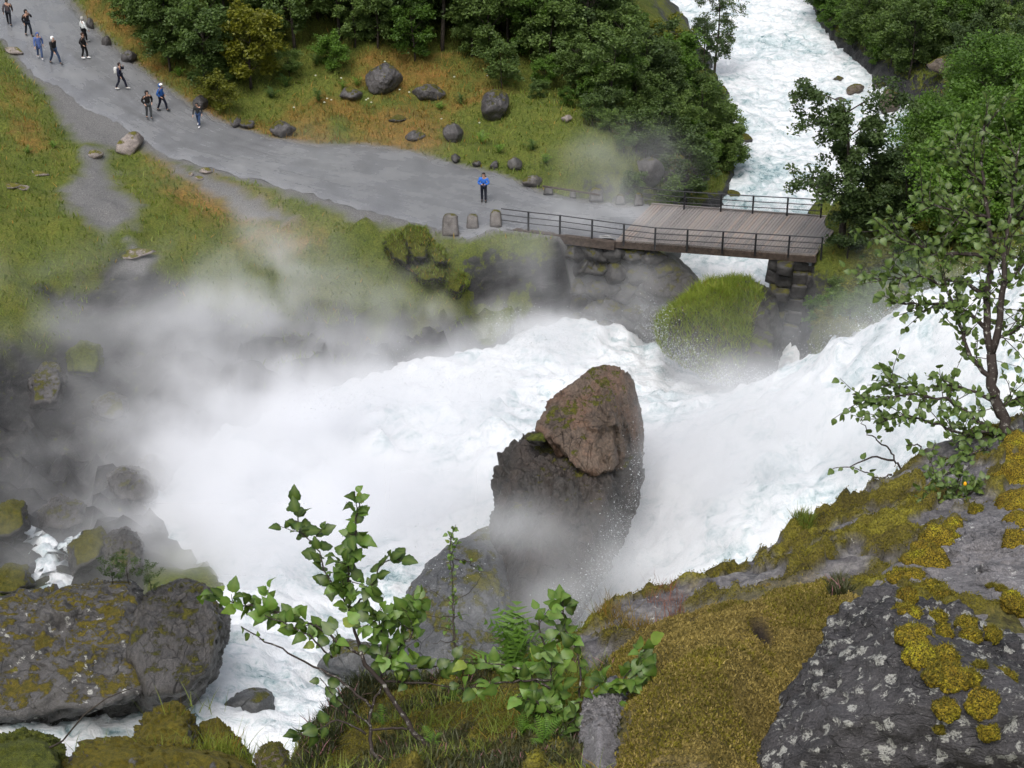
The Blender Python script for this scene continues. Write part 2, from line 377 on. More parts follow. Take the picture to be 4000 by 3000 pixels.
def H(x, y, detail=True):
    x = np.asarray(x, float).ravel(); y = np.asarray(y, float).ravel()
    z = h0(x, y)
    near = (y > 60) & (y < 135) & (np.abs(x) < 60)
    if near.any():
        xs, ys = x[near], y[near]
        ins = inpoly(xs, ys, ROADPOLY); d = polydist(xs, ys, ROADPOLY); d = np.where(ins, -d, d)
        k = sstep(2.6, .4, d)
        z[near] = z[near] * (1 - k) + (road_h(xs, ys) - np.where(d < 0, .03 + .11 * sstep(0, .5, -d), .03)) * k
        rough = np.ones(len(x)); rough[near] = sstep(.3, 3.0, d)
    else: rough = np.ones(len(x))
    wn = (y > 44) & (y < 230) & (np.abs(x) < 60)
    if wn.any():
        d = wdist(x[wn], y[wn]); lv = hw(x[wn], y[wn])
        d = d + .5 * noise(np.stack([x[wn], y[wn], 0 * x[wn]], 1) * .6)
        zz = z[wn]; zz = np.where(d < 3, np.maximum(zz, lv + .35 + .25 * np.clip(d, 0, 3)), zz)
        zz = np.where((y[wn] > 112) & (d < 7), np.minimum(zz, lv + .5 + .75 * np.clip(d, 0, 9)), zz)
        k = sstep(.5, -.9, d); z[wn] = zz * (1 - k) + np.minimum(zz, lv - 3.2) * k
    if detail:
        p = np.stack([x, y, np.zeros_like(x)], 1)
        bk = (y > 75) & (y < 100) & (x > -16) & (x < 3)
        if bk.any():
            db = polydist(x[bk], y[bk], MOSSBANK); db = np.where(inpoly(x[bk], y[bk], MOSSBANK), db, -db)
            z[bk] += sstep(-.2, 1.6, db) * (1.5 * np.abs(fbm(p[bk] * .5 + 6, 3)) + .5 * np.abs(noise(p[bk] * 1.6)))
        z = z + rough * (.55 * fbm(p * .17, 3) + .28 * fbm(p * .75 + 9, 3))
        g = sstep(-1.5, -4.5, z) * sstep(112, 106, y)          # gorge walls: blocky rock
        z = z + g * 1.3 * np.abs(fbm(np.stack([x, y, z], 1) * .42 + 3, 3, ridge=True) - .4)
    return z
def G(px, py):
    """where the ray of a pixel meets the main terrain"""
    d = ray(px, py); a, b = 30.0, 200.0
    for n in (110, 30):
        Zs = np.linspace(a, b, n); q = CAM + d[None] * Zs[:, None]
        s = q[:, 2] - H(q[:, 0], q[:, 1]); i = int(np.argmax(s < 0))
        if s[i] >= 0: i = n - 1
        a, b = Zs[max(0, i - 1)], Zs[i]
    return q[i]

def graded(a, b, lo, hi, step, grow=1.18):
    m = list(np.arange(a, b, step)); s = step; x = b
    while x < hi: m.append(x); s *= grow; x += s
    m.append(hi); s = step; x = a - step
    while x > lo: m.insert(0, x); s *= grow; x -= s
    m.insert(0, lo); return np.array(m)
gx = graded(-40, 42, -320, 330, .36); gy = graded(47, 138, -150, 420, .36)
X, Y = np.meshgrid(gx, gy); xf, yf = X.ravel(), Y.ravel()
zf = H(xf, yf)
tv = np.stack([xf, yf, zf], 1)
me = mesh_from('terrain', tv, grid_faces(len(gx), len(gy)))
# ground cover masks (where the gravel and the dry grass lie)
def pxpoly(pts, z): return np.array([P(a, b, z=z)[:2] for a, b in pts])
gravel = np.zeros(len(xf))
def soft(poly, wdt):
    d = polydist(xf, yf, poly); d = np.where(inpoly(xf, yf, poly), -d, d)
    p = np.stack([xf, yf, np.zeros_like(xf)], 1)
    return sstep(wdt, -wdt, d + 1.1 * fbm(p * .9, 4) * wdt)
GR = [([(140,270),(60,140),(10,170),(100,330),(180,390),(230,470),(300,560),(420,560),(547,552),(660,606),(800,690),(900,720),(1000,740),(1150,760),(1000,690),(680,590),(434,430),(300,360)], 1.8, .45),
      ([(330,600),(420,620),(430,700),(540,800),(520,860),(400,900),(290,860),(240,760),(330,700)], 1.2, .6),
      ([(1030,780),(1500,850),(1720,960),(1760,1010),(1600,920),(1350,880)], -.2, .5),
      ([(480,960),(620,980),(560,1030),(440,1050),(520,1000)], .3, .25)]
for pl, z, wdt in GR: gravel = np.maximum(gravel, soft(pxpoly(pl, z), wdt))
dr = polydist(xf, yf, ROADPOLY); ins = inpoly(xf, yf, ROADPOLY)
gravel = np.maximum(gravel, np.where(ins, 1, sstep(.55, .15, dr)))
dry = np.zeros(len(xf))
for pl, z in [([(900,520),(1200,400),(1500,370),(1700,400),(1750,520),(1650,600),(1450,560),(1200,570)], 1), ([(330,110),(600,330),(900,500),(950,450),(700,300),(500,150),(360,60)], 2),
              ([(1400,260),(1900,250),(1950,350),(1700,400),(1350,380)], 1.5), ([(40,330),(140,430),(180,560),(60,560)], 2.5), ([(600,640),(1000,780),(1250,900),(1000,900),(700,800)], .5)]:
    dry = np.maximum(dry, soft(pxpoly(pl, z), 1.2))
wetm = np.zeros(len(xf))
for pl, z in [([(-200,1560),(0,1530),(160,1480),(280,1400),(400,1300),(520,1240),(640,1240),(760,1290),(960,1300),(1250,1290),(1500,1290),(1700,1280),(1850,1260),(1900,1330),(1300,1500),(800,1800),(700,2300),(-200,2400)], -3.5), ([(2180,930),(2600,980),(2650,1250),(2150,1250),(2130,1100)], -2.5), ([(190,1230),(330,1190),(420,1260),(360,1370),(200,1360)], -1.5)]:
    wetm = np.maximum(wetm, soft(pxpoly(pl, z), 1.0))
vattr(me, 'wetrock', wetm)
db_ = polydist(xf, yf, MOSSBANK); vattr(me, 'mossbank', sstep(-.8, .6, np.where(inpoly(xf, yf, MOSSBANK), db_, -db_)))
vattr(me, 'gravel', gravel); vattr(me, 'dry', dry)
def terrain_mat():
    t = NT('terrain grass moss rock')
    p = t.pos(); n1 = t.noise(.35, 5, .6, p); n2 = t.noise(2.2, 5, .65, p); n3 = t.noise(11, 4, .7, p)
    g = t.ramp(t.math('ADD', t.math('MULTIPLY', n1, .5), t.math('MULTIPLY', n2, .5)), [(.3, (.065, .10, .015)), (.48, (.125, .155, .024)), (.66, (.18, .185, .032))])
    d = t.ramp(n2, [(.3, (.12, .10, .018)), (.5, (.25, .16, .035)), (.7, (.33, .17, .045))])
    c = t.mix(t.math('MULTIPLY', t.attr('dry').outputs['Fac'], t.step(n1, .3, .6)), g, d)
    c = t.mix(t.step(n3, .3, .7), t.mix(.6, c, (0, 0, 0)), c)
    nz = t.node('ShaderNodeSeparateXYZ', Vector=t.geo().outputs['Normal']).outputs[2]
    zc = t.node('ShaderNodeSeparateXYZ', Vector=t.geo().outputs['Position']).outputs[2]
    rk = t.ramp(t.noise(1.6, 6, .7, t.pos((1, 1, 2.2)), .6), [(.3, (.011, .011, .012)), (.55, (.038, .038, .039)), (.75, (.095, .09, .086))])
    sl = t.math('ADD', nz, t.math('MULTIPLY', t.math('SUBTRACT', n2, .5), .9))
    low = t.math('MULTIPLY', t.step(zc, -3.2, -5.2), .35)
    rm = t.step(t.math('SUBTRACT', sl, low), .50, .36)
    rm = t.math('MAXIMUM', rm, t.math('MULTIPLY', t.attr('wetrock').outputs['Fac'], t.step(n2, .74, .60)))
    rm = t.math('MULTIPLY', rm, t.math('SUBTRACT', 1.0, t.math('MULTIPLY', t.attr('mossbank').outputs['Fac'], t.step(n2, .36, .48))))
    c = t.mix(rm, c, rk)
    gr = t.ramp(t.noise(16, 5, .8, p), [(.3, (.06, .06, .062)), (.55, (.17, .168, .165)), (.75, (.36, .34, .32))])
    c = t.mix(t.attr('gravel').outputs['Fac'], c, gr)
    hgt = t.math('ADD', t.math('MULTIPLY', n3, .6), t.math('MULTIPLY', t.noise(30, 3, .6, p), .4))
    return t.fin(c, t.mix(rm, (.9,) * 3, (.45,) * 3), t.bump(hgt, .9, .12), .3)
M['terrain'] = terrain_mat()
terrain = tag(link('terrain', me, M['terrain']), kind='structure')

# road surface
NR, NC = 160, 22
u = np.linspace(0, 1, NC)
rv = RF[:, None, :] * (1 - u)[None, :, None] + RN[:, None, :] * u[None, :, None]
nz_ = fbm(np.stack([rv[..., 0].ravel(), rv[..., 1].ravel(), 0 * rv[..., 0].ravel()], 1) * 1.2, 3).reshape(NR, NC)
edge = np.minimum(u, 1 - u)[None, :]
jit = nz_ * .45 * (edge < .05)
dirv = (RN - RF); dirv /= np.linalg.norm(dirv[:, :2], axis=1)[:, None]
rv = rv + jit[..., None] * np.sign(u - .5)[None, :, None] * dirv[:, None, :] * np.array([1, 1, 0])
rv[..., 2] = road_h(rv[..., 0].ravel(), rv[..., 1].ravel()).reshape(NR, NC)
rv[..., 2] += .035 + .03 * np.sin(np.pi * u)[None] - .02 * np.exp(-((u[None] - .36) / .06) ** 2) - .02 * np.exp(-((u[None] - .64) / .06) ** 2) - .07 * (edge < .03)
rv[..., 2] += .012 * nz_
me = mesh_from('road', rv.reshape(-1, 3), grid_faces(NC, NR)[:, ::-1].copy())
uu = np.broadcast_to(u[None], (NR, NC)).ravel(); ll = np.broadcast_to(np.linspace(0, 60, NR)[:, None], (NR, NC)).ravel()
vattr(me, 'ru', uu); vattr(me, 'rl', ll)
def road_mat():
    t = NT('wet gravel road'); p = t.pos()
    uv = t.node('ShaderNodeCombineXYZ', X=t.math('MULTIPLY', t.attr('ru').outputs['Fac'], 9.0), Y=t.math('MULTIPLY', t.attr('rl').outputs['Fac'], .25)).outputs[0]
    st = t.noise(1.6, 5, .65, uv, .3)
    n = t.noise(26, 5, .8, p); b = t.noise(.5, 4, .6, p)
    c = t.ramp(t.math('ADD', t.math('MULTIPLY', st, .3), t.math('MULTIPLY', b, .7)), [(.30, (.155, .158, .165)), (.52, (.21, .214, .222)), (.74, (.28, .282, .285))])
    c = t.mix(t.step(n, .3, .72), t.mix(.4, c, (0, 0, 0)), c)
    c = t.mix(t.step(n, .70, .78), c, (.34, .33, .31))
    r = t.ramp(t.math('ADD', t.math('MULTIPLY', st, .35), t.math('MULTIPLY', b, .65)), [(.40, (.15,) * 3), (.64, (.40,) * 3)])
    return t.fin(c, r, t.bump(n, .35, .02), .5)
M['road'] = road_mat()
tag(link('road', me, M['road']), kind='structure')

# ------------------------------------------------------------------ water
gx = np.arange(-36, 44, .2); gy = np.r_[np.arange(46, 172, .2), np.arange(172, 225, 2)]
X, Y = np.meshgrid(gx, gy); xf, yf = X.ravel(), Y.ravel()
zw = hw(xf, yf); zt = H(xf, yf, False)
p2 = np.stack([xf, yf, 0 * xf], 1)
fall = sstep(100, 92, yf) * sstep(-30, -18, xf)      # violent in the plunge, calmer beyond the bridge
fall = np.maximum(fall, .25)
warp = np.stack([noise(p2 * .5 + 5), noise(p2 * .5 + 11), 0 * xf], 1)
rip = 1 - np.abs(noise(p2 * .8 + warp * .9)) * 2
wz = zw + fall * (.65 * fbm(p2 * .2 + 4, 2) + .30 * fbm(p2 * .7 + 2, 3)) + (.22 + .1 * fall) * (rip - .5) * .8 + .06 * fbm(p2 * 2.1 + warp, 3, ridge=True)
wz = wz + fall * .9 * np.clip(fbm(p2 * .45 + 31, 3), 0, 1) ** 1.5 + fall * .03 * fbm(p2 * 3.1 + warp * 1.5, 3, ridge=True)
fc = grid_faces(len(gx), len(gy))
ok = (wz > zt - 1.0)[fc].any(1) & (wdist(xf, yf) < 1.6)[fc].any(1)
fc = fc[ok]; used = np.unique(fc); remap = np.full(len(xf), -1); remap[used] = np.arange(len(used))
me = mesh_from('river', np.stack([xf, yf, wz], 1)[used], remap[fc])
WV = np.stack([xf, yf, wz], 1)[(fall > .6) & (wdist(xf, yf) < .5)]
vattr(me, 'fall', fall[used]); vattr(me, 'crest', (rip)[used])
def water_mat():
    t = NT('white water'); p = t.pos()
    wv = t.node('ShaderNodeTexNoise', Scale=.6, Detail=3.0, Vector=p).outputs[1]
    q = t.mix(1.0, t.mix(.8, (0, 0, 0), wv), t.pos((.55, .4, .6)), 'ADD')
    n1 = t.noise(1.3, 7, .68, q, 1.2); n2 = t.noise(6, 5, .7, q, .8); n0 = t.noise(.16, 3, .5, p)
    f = t.math('ADD', t.math('MULTIPLY', n1, .62), t.math('MULTIPLY', n2, .38))
    f = t.math('ADD', f, t.math('MULTIPLY', t.math('SUBTRACT', n0, .5), .35))
    sk = t.noise(1.0, 5, .65, t.mix(1.0, t.mix(1.2, (0, 0, 0), wv), t.pos((.35, 1.5, 1.0), rot=(0, 0, -.35)), 'ADD'), .6)
    f = t.math('ADD', f, t.math('MULTIPLY', t.math('MULTIPLY', t.math('SUBTRACT', sk, .5), t.attr('fall').outputs['Fac']), .55))
    f = t.math('ADD', f, t.math('MULTIPLY', t.attr('fall').outputs['Fac'], .06))
    c = t.ramp(f, [(.34, (.15, .24, .26)), (.42, (.34, .44, .46)), (.49, (.56, .62, .64)), (.58, (.74, .76, .78))])
    r = t.ramp(f, [(.38, (.15,) * 3), (.5, (.8,) * 3)])
    return t.fin(c, r, t.bump(t.math('ADD', n1, t.math('ADD', t.math('MULTIPLY', n2, .6), t.math('MULTIPLY', sk, .8))), .8, .18), .4)
M['water'] = water_mat()
tag(link('river', me, M['water']), kind='structure')

# ------------------------------------------------------------------ rocks
def ico(n):
    bm = bmesh.new(); bmesh.ops.create_icosphere(bm, subdivisions=n, radius=1)
    v = np.array([q.co for q in bm.verts]); f = np.array([[q.index for q in t.verts] for t in bm.faces]); bm.free(); return v, f
ICO = {n: ico(n) for n in (2, 3, 4, 5, 6)}
def hull_planes(pts):
    bm = bmesh.new()
    for q in pts: bm.verts.new(q)
    r = bmesh.ops.convex_hull(bm, input=bm.verts)
    bmesh.ops.recalc_face_normals(bm, faces=bm.faces)
    N = np.array([f.normal for f in bm.faces]); D = np.array([f.normal.dot(f.verts[0].co) for f in bm.faces]); bm.free()
    return N, D
def rock_shape(pts, sub=5, sharp=9, amp=.06, nscale=1.2, seed=0, strata=None, crag=0.0, ncrag=40):
    """a solid rock: the rounded convex hull of some points, roughened"""
    pts = np.asarray(pts, float); c = pts.mean(0); N, D = hull_planes((pts - c).tolist())
    ok = D > 1e-4; N, D = N[ok], D[ok]
    v, f = ICO[sub]; k = v @ N.T
    inv = np.clip(k, 1e-6, None) / D[None]                        # 1 / distance to each plane
    r = 1 / (inv ** sharp).sum(1) ** (1 / sharp)
    o = v * r[:, None]; size = r.mean()
    q = (o + seed * 7.13) * nscale / size
    if strata is not None: q = q * np.asarray(strata)
    d = amp * size * (1.1 * fbm(q, 3) + .8 * (fbm(q * 2.1 + 5, 3, ridge=True) - .6) + .35 * fbm(q * 7, 3))
    if crag:
        gg = np.random.default_rng(seed + 900); st = np.asarray(strata if strata is not None else (1, 1, 1), float)
        for k_, n_ in ((1.0, ncrag), (.45, ncrag * 4)):
            w_ = (o + .12 * size * np.stack([noise(q * 1.3), noise(q * 1.3 + 7), noise(q * 1.3 + 13)], 1)) * st
            sd_ = w_[gg.integers(0, len(o), n_)]; best = np.full(len(o), 1e9); idx = np.zeros(len(o), int)
            for j in range(n_):
                dd = ((w_ - sd_[j]) ** 2).sum(1); m_ = dd < best; best[m_] = dd[m_]; idx[m_] = j
            d = d + crag * k_ * size * gg.uniform(-.6, .6, n_)[idx]
    o = o + v * d[:, None]
    return o + c, f
def Zof(q): return float(np.dot(np.asarray(q) - CAM, [0, C_, -S_]))
def rock_px(outline, Z, thick, sub=5, sharp=9, amp=.06, nscale=1.2, seed=0, front=.62, lean=0.0, strata=None, crag=0.0, ncrag=40):
    ol = np.array(outline, float); c = ol.mean(0); pts = []
    zz = np.broadcast_to(np.asarray(Z, float), (len(ol),))
    zz = zz + lean * (c[1] - ol[:, 1]) / F * zz
    pts += [P(a, b, Z=z) for (a, b), z in zip(ol, zz)]
    for s, k in ((front, -.5), (.75, .5)):
        q = c + (ol - c) * s
        pts += [P(a, b, Z=z + k * thick) for (a, b), z in zip(q, zz)]
    return rock_shape(pts, sub, sharp, amp, nscale, seed, strata, crag, ncrag)
def rnd_rock(dim, sub=4, seed=0, npl=13, sharp=14, amp=.05):
    g = np.random.default_rng(seed + 100); pts = g.normal(size=(npl, 3)); pts /= np.linalg.norm(pts, axis=1)[:, None]
    pts = np.concatenate([pts * g.uniform(.85, 1.1, npl)[:, None], [[0, 0, -1], [0, 0, .9], [1, 0, 0], [-1, 0, 0], [0, 1, 0], [0, -1, 0]]]) * np.array(dim)
    return rock_shape(pts, sub, sharp, amp, 1.3, seed, None, .07 if sub > 3 else 0, 14)
M['boulder'] = rock_mat('dark wet boulder', (.105, .098, .098), (.03, .028, .03), .9, .14, rough=.35, wet=.3, bd=.08)
M['boulder_moss'] = rock_mat('mossy boulder', (.085, .080, .075), (.022, .021, .020), .9, .72, rough=.45, wet=.3, bd=.08)
M['boulder_brown'] = rock_mat('brown rock', (.14, .11, .085), (.035, .028, .022), 1.0, .42, rough=.4, bd=.08)
M['rock_pale'] = rock_mat('pale pinkish bedrock', (.34, .29, .265), (.12, .10, .09), 1.0, .25, ((.09, .09, .012), (.22, .2, .03)), rough=.6, bd=.05)
M['stone'] = rock_mat('guard stone', (.17, .155, .145), (.05, .045, .042), 2.0, .2, rough=.5, bd=.05)
M['stone_dark'] = rock_mat('dark wall stone', (.11, .105, .10), (.03, .03, .03), 1.6, .3, rough=.45, bd=.05)
M['wall_dark'] = rock_mat('dark wet wall rock', (.06, .057, .055), (.016, .016, .016), 1.2, .16, rough=.4, bd=.08)
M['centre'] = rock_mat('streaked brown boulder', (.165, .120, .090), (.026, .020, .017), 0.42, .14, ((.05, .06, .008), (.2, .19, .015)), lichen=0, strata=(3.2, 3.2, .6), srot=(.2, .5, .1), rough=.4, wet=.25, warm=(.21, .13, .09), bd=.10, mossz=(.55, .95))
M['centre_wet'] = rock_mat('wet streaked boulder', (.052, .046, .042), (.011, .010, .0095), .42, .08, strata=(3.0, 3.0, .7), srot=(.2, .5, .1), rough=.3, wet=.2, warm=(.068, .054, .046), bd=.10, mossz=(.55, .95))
M['wetrock'] = rock_mat('wet dark gneiss', (.085, .079, .075), (.022, .020, .020), .7, .04, strata=(2.2, 1, .6), srot=(.1, .6, .2), rough=.28, wet=.2, bd=.12)
M['slab'] = rock_mat('smooth wet slab', (.105, .108, .112), (.045, .046, .05), .5, .1, rough=.25, wet=.15, bd=.05)
M['mound_olive'] = rock_mat('olive moss rock', (.05, .047, .042), (.015, .015, .014), 1.2, .85, ((.045, .062, .009), (.19, .19, .022)), rough=.7, bd=.16, mossz=(.1, .6))
M['moss_mound'] = rock_mat('moss mound', (.06, .055, .05), (.02, .02, .018), .9, 1.05, ((.05, .07, .008), (.17, .19, .02)), rough=.7, bd=.12, mossz=(-.15, .35))
M['midrock'] = rock_mat('lichened ledge', (.105, .10, .098), (.03, .029, .029), .8, .16, ((.07, .07, .008), (.24, .18, .018)), lichen=.4, mossz=(.6, .95), strata=(1, 1.6, 1.6), rough=.5, bd=.1)
M['nearrock_moss'] = rock_mat('moss ledge', (.13, .125, .12), (.035, .033, .03), 1.6, .46, ((.06, .06, .006), (.24, .19, .015)), lichen=.3, strata=(1, 2, 2), rough=.5, bd=.1, mossz=(.1, .6))

def boulder(name, label, cat, v, f, mat, group=None, smooth=True):
    base = np.array([v[:, 0].mean(), v[:, 1].mean(), v[:, 2].min()])
    me = mesh_from(name, v - base, f, smooth)
    return tag(link(name, me, mat, loc=base), label, cat, group)
def boulder_at(px, py, dim, rz=0, seed=0, label='', mat='boulder', name='boulder', sub=4, sink=.25, cat='boulder', group=None, z=None):
    sink *= .75
    g = G(px, py) if z is None else P(px, py, z=z)
    dim = (dim[0] * 1.08, dim[1], dim[2] * 1.3); v, f = rnd_rock((dim[0] / 2, dim[1] / 2, dim[2] / 2), sub, seed)
    c, s = math.cos(rz), math.sin(rz); v = v @ np.array([[c, s, 0], [-s, c, 0], [0, 0, 1]])
    base = np.array([g[0], g[1] + dim[1] * .3, g[2] + dim[2] * (.5 - sink)])
    me = mesh_from(name, v, f); return tag(link(name, me, M[mat], loc=base), label, cat, group)

# meadow and roadside boulders (pixel of the foot, metres)
BL = [
 (1500,378,(2.5,1.9,2.0),.2,1,'largest dark grey boulder in the meadow','boulder'),
 (1670,400,(2.2,1.5,1.1),-.2,2,'long low boulder right of the largest meadow boulder','boulder'),
 (1370,395,(1.5,1.1,.8),.3,3,'small low boulder left of the largest meadow boulder','boulder'),
 (1935,480,(2.2,1.9,1.9),.9,4,'dark round boulder below the bushes at right of the meadow','boulder'),
 (1772,556,(1.45,1.2,1.2),.5,5,'squarish dark boulder in green grass above the road','boulder'),
 (1622,555,(1.3,.9,.65),0,6,'low flat boulder at the road bend beside dry orange grass','boulder'),
 (1100,540,(1.7,1.2,1.1),.2,7,'dark rock on the road edge left of the dry grass','boulder'),
 (965,505,(.95,.8,.55),.2,8,'small rock beside the road edge, left of two','boulder'),
 (920,500,(.9,.8,.65),1.2,9,'small rock beside the road edge behind the walker in jeans','boulder'),
 (780,430,(1.0,.9,.8),.4,10,'dark rock on the verge behind the leaning walker','boulder'),
 (505,250,(1.1,.9,.9),.4,11,'dark rock on the verge beside the road near the bushes','boulder'),
 (415,185,(.65,.6,.8),.4,12,'brown rock on the verge beyond the walker in white','boulder'),
 (352,118,(.5,.5,.9),.1,13,'upright dark rock at the bushes beyond the walker in white','boulder'),
 (810,255,(1.4,1.1,1.6),.8,14,'tall mossy rock among the bushes above the road','boulder_moss'),
 (2010,668,(.9,.7,.9),.2,16,'dark stone standing above the road near the blue walker','stone_dark'),
 (2078,735,(1.4,.9,.75),.5,17,'pale cracked rock at the road edge behind the blue walker','stone'),
 (1780,640,(.6,.5,.65),.2,18,'small upright stone in the grass above the road','boulder'),
 (1862,655,(.55,.5,.45),.2,19,'small stone on the grassy road verge, left of two','boulder'),
 (1930,662,(.6,.5,.5),.8,20,'small stone on the grassy road verge, right of two','boulder'),
 (2215,480,(.75,.6,.5),.2,21,'pale flat-faced stone in the grass left of the thicket','rock_pale'),
 (1550,480,(1.2,.8,.4),.4,22,'low rock lying in the orange grass below the largest boulder','boulder_moss'),
 (3720,295,(3.6,2.4,1.5),.1,30,'broad brown rock on the right river bank under the bushes','boulder_brown'),
 (2900,580,(1.5,1.2,1.1),.1,36,'brown mossy rock on the left river bank below the thicket','boulder_moss'),
 (2895,665,(1.7,1.3,.9),.5,37,'mossy rock touching the rapids left of the bridge','boulder_moss'),
 (2650,760,(2.6,2.2,2.6),.5,38,'big grey rock with a mossy top behind the bridge railing','boulder_moss'),
 (2530,730,(1.9,1.4,1.8),.2,39,'grey rock in mist behind the bridge end','boulder'),
 (2850,800,(1.9,1.3,.9),-.3,40,'low mossy rock in the river just behind the bridge','boulder_moss'),
 (2820,400,(1.2,1.2,1.2),-.3,41,'brown mossy rock under the bank trees by the rapids','boulder_moss'),
]
for px, py, dim, rz, sd_, lb, mt in BL:
    boulder_at(px, py, dim, rz, sd_, lb, mt, 'boulder', 4 if dim[0] < 2 else 5)
RV = [(3475,445,(2.3,1.5,1.9),.6,50,'pointed brown boulder standing in the rapids','boulder_brown'),
 (3340,370,(1.5,1.0,.9),.3,51,'low mossy rock breaking the rapids left of the pointed boulder','boulder_brown'),
 (3275,320,(1.0,.8,.4),.3,52,'small dark rock just above the rapids surface','boulder'),
 (3440,345,(1.3,.8,.4),.7,53,'dark rock awash in foam near the broad brown rock','boulder'),
 (3430,490,(1.0,.8,.4),.1,54,'flat wet rock awash below the pointed boulder','boulder'),
 (3260,510,(1.6,.9,.4),.1,55,'flat dark rock awash behind the leaning birch','boulder'),
 (3280,398,(.9,.6,.35),.1,56,'small rock awash at the tip of the leaning birch','boulder')]
for px, py, dim, rz, sd_, lb, mt in RV:
    z = -7.2
    for _ in range(8): z = float(hw(*[np.array([c]) for c in P(px, py, z=z)[:2]])[0])
    boulder_at(px, py, dim, rz, sd_, lb, mt, 'river_rock', 5, sink=.33, z=z, cat='rock')
# pale bedrock showing through the left-hand slope
for k, (px, py, dim, rz, lb) in enumerate([
  (505,600,(2.2,1.5,1.3),.9,'pale pink rock beside the gravel at the road bend'),
  (370,620,(1.0,.8,.5),.3,'small pale stone above the gravel path on the left slope'),
  (520,1010,(2.6,1.3,.3),.25,'pale flat bedrock patch in the grass above the gorge'),
  (40,740,(1.3,.7,.35),.1,'pale flat stone at the left edge of the slope'),
  (150,690,(1.4,.6,.3),-.3,'thin pale rock slab on the left slope'),
  (50,215,(1.7,.9,.5),-.6,'pale rock beside the upper road at the far left'),
  (90,745,(.7,.5,.3),.3,'small pale stone beside the flat stone on the left slope'),
  (800,680,(.8,.5,.35),.1,'pale stone in the grass below the road bend'),
  (745,690,(.35,.3,.28),.1,'round pale stone below the road bend, leftmost of three'),
  (775,705,(.6,.4,.25),.1,'small pale stone nearest the gorge below the road bend')]):
    boulder_at(px, py, dim, rz, 70 + k, lb, 'rock_pale', 'pale_rock', 4, .35, cat='rock')

# the boulder in the middle of the falls
cb = P(2180, 2400, Z=80)
root = empty('waterfall_boulder', (float(cb[0]), float(cb[1]), float(cb[2])))
tag(root, 'tall brown boulder standing in the middle of the waterfall', 'boulder')
def hull3(pts, sub, sharp, amp, seed, nscale=2.4, strata=(1, 1, 1), crag=.0):
    return rock_shape([P(a_, b_, Z=c_) for a_, b_, c_ in pts], sub, sharp, amp, nscale, seed, strata, crag)
v, f = hull3([(2098,1670,79.8),(2120,1600,80.6),(2215,1545,81),(2310,1440,81.8),(2360,1434,82),(2438,1450,82.4),(2470,1500,82.4),(2508,1640,82.8),(2512,1740,82.8),(2500,1800,82.6),
   (2150,1720,78.6),(2190,1770,78.5),(2290,1850,78.2),(2230,1590,79.4),(2370,1520,79.6),(2390,1560,79.2),(2400,1700,78.9),(2400,1830,79),(2330,1860,78.7),
   (2250,1500,86),(2470,1520,86),(2150,1800,85),(2500,1800,86)], 6, 90, .04, 3, 3.6, (1.8, 1.8, .5), .11)
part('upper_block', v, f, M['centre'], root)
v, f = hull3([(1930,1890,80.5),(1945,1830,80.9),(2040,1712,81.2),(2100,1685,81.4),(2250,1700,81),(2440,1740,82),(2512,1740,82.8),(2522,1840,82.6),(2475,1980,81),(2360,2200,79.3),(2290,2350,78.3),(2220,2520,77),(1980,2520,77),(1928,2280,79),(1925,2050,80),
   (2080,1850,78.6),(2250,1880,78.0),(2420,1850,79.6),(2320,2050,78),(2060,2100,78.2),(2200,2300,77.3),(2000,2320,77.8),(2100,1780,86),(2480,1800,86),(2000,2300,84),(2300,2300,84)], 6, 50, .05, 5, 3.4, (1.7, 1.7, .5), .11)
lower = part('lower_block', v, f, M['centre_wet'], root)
v, f = rock_px([(2040,1725),(2075,1690),(2140,1685),(2165,1720),(2110,1745)], 79.6, 1.2, 4, 6, .16, 2, 8)
part('moss_cushion', v, f, M['moss_mound'], root)
v, f = hull3([(1548,2340,77.5),(1590,2250,78.2),(1660,2165,79),(1760,2095,80),(1900,2040,81),(1990,1985,82),(2080,2100,81),(2100,2400,78),(2060,2600,75.5),(1990,2720,74),(1700,2800,73),(1530,2650,75),(1760,2300,76.2),(1700,2550,74.5),(1950,2250,77.5),(1700,2300,84),(2000,2300,84),(1900,2700,80)], 6, 10, .035, 11, 2.2)
boulder('rock_slab', 'smooth grey wet slab sloping from the foot of the tall boulder', 'rock', v, f, M['slab'])
v, f = rock_px([(1200,2610),(1270,2530),(1330,2480),(1560,2520),(1640,2640),(1560,2720),(1330,2640)], 73.5, 4, 5, 10, .05, 1.6, 12)
boulder('river_rock', 'dark angular rock in the white water behind the left sapling', 'rock', v, f, M['slab'])
v, f = rock_px([(740,2800),(860,2715),(1000,2665),(1095,2690),(1110,2800),(960,2880),(800,2880)], 69.6, 3, 5, 8, .05, 1.6, 13)
boulder('river_rock', 'wet grey rock awash in the channel at lower left', 'rock', v, f, M['slab'])
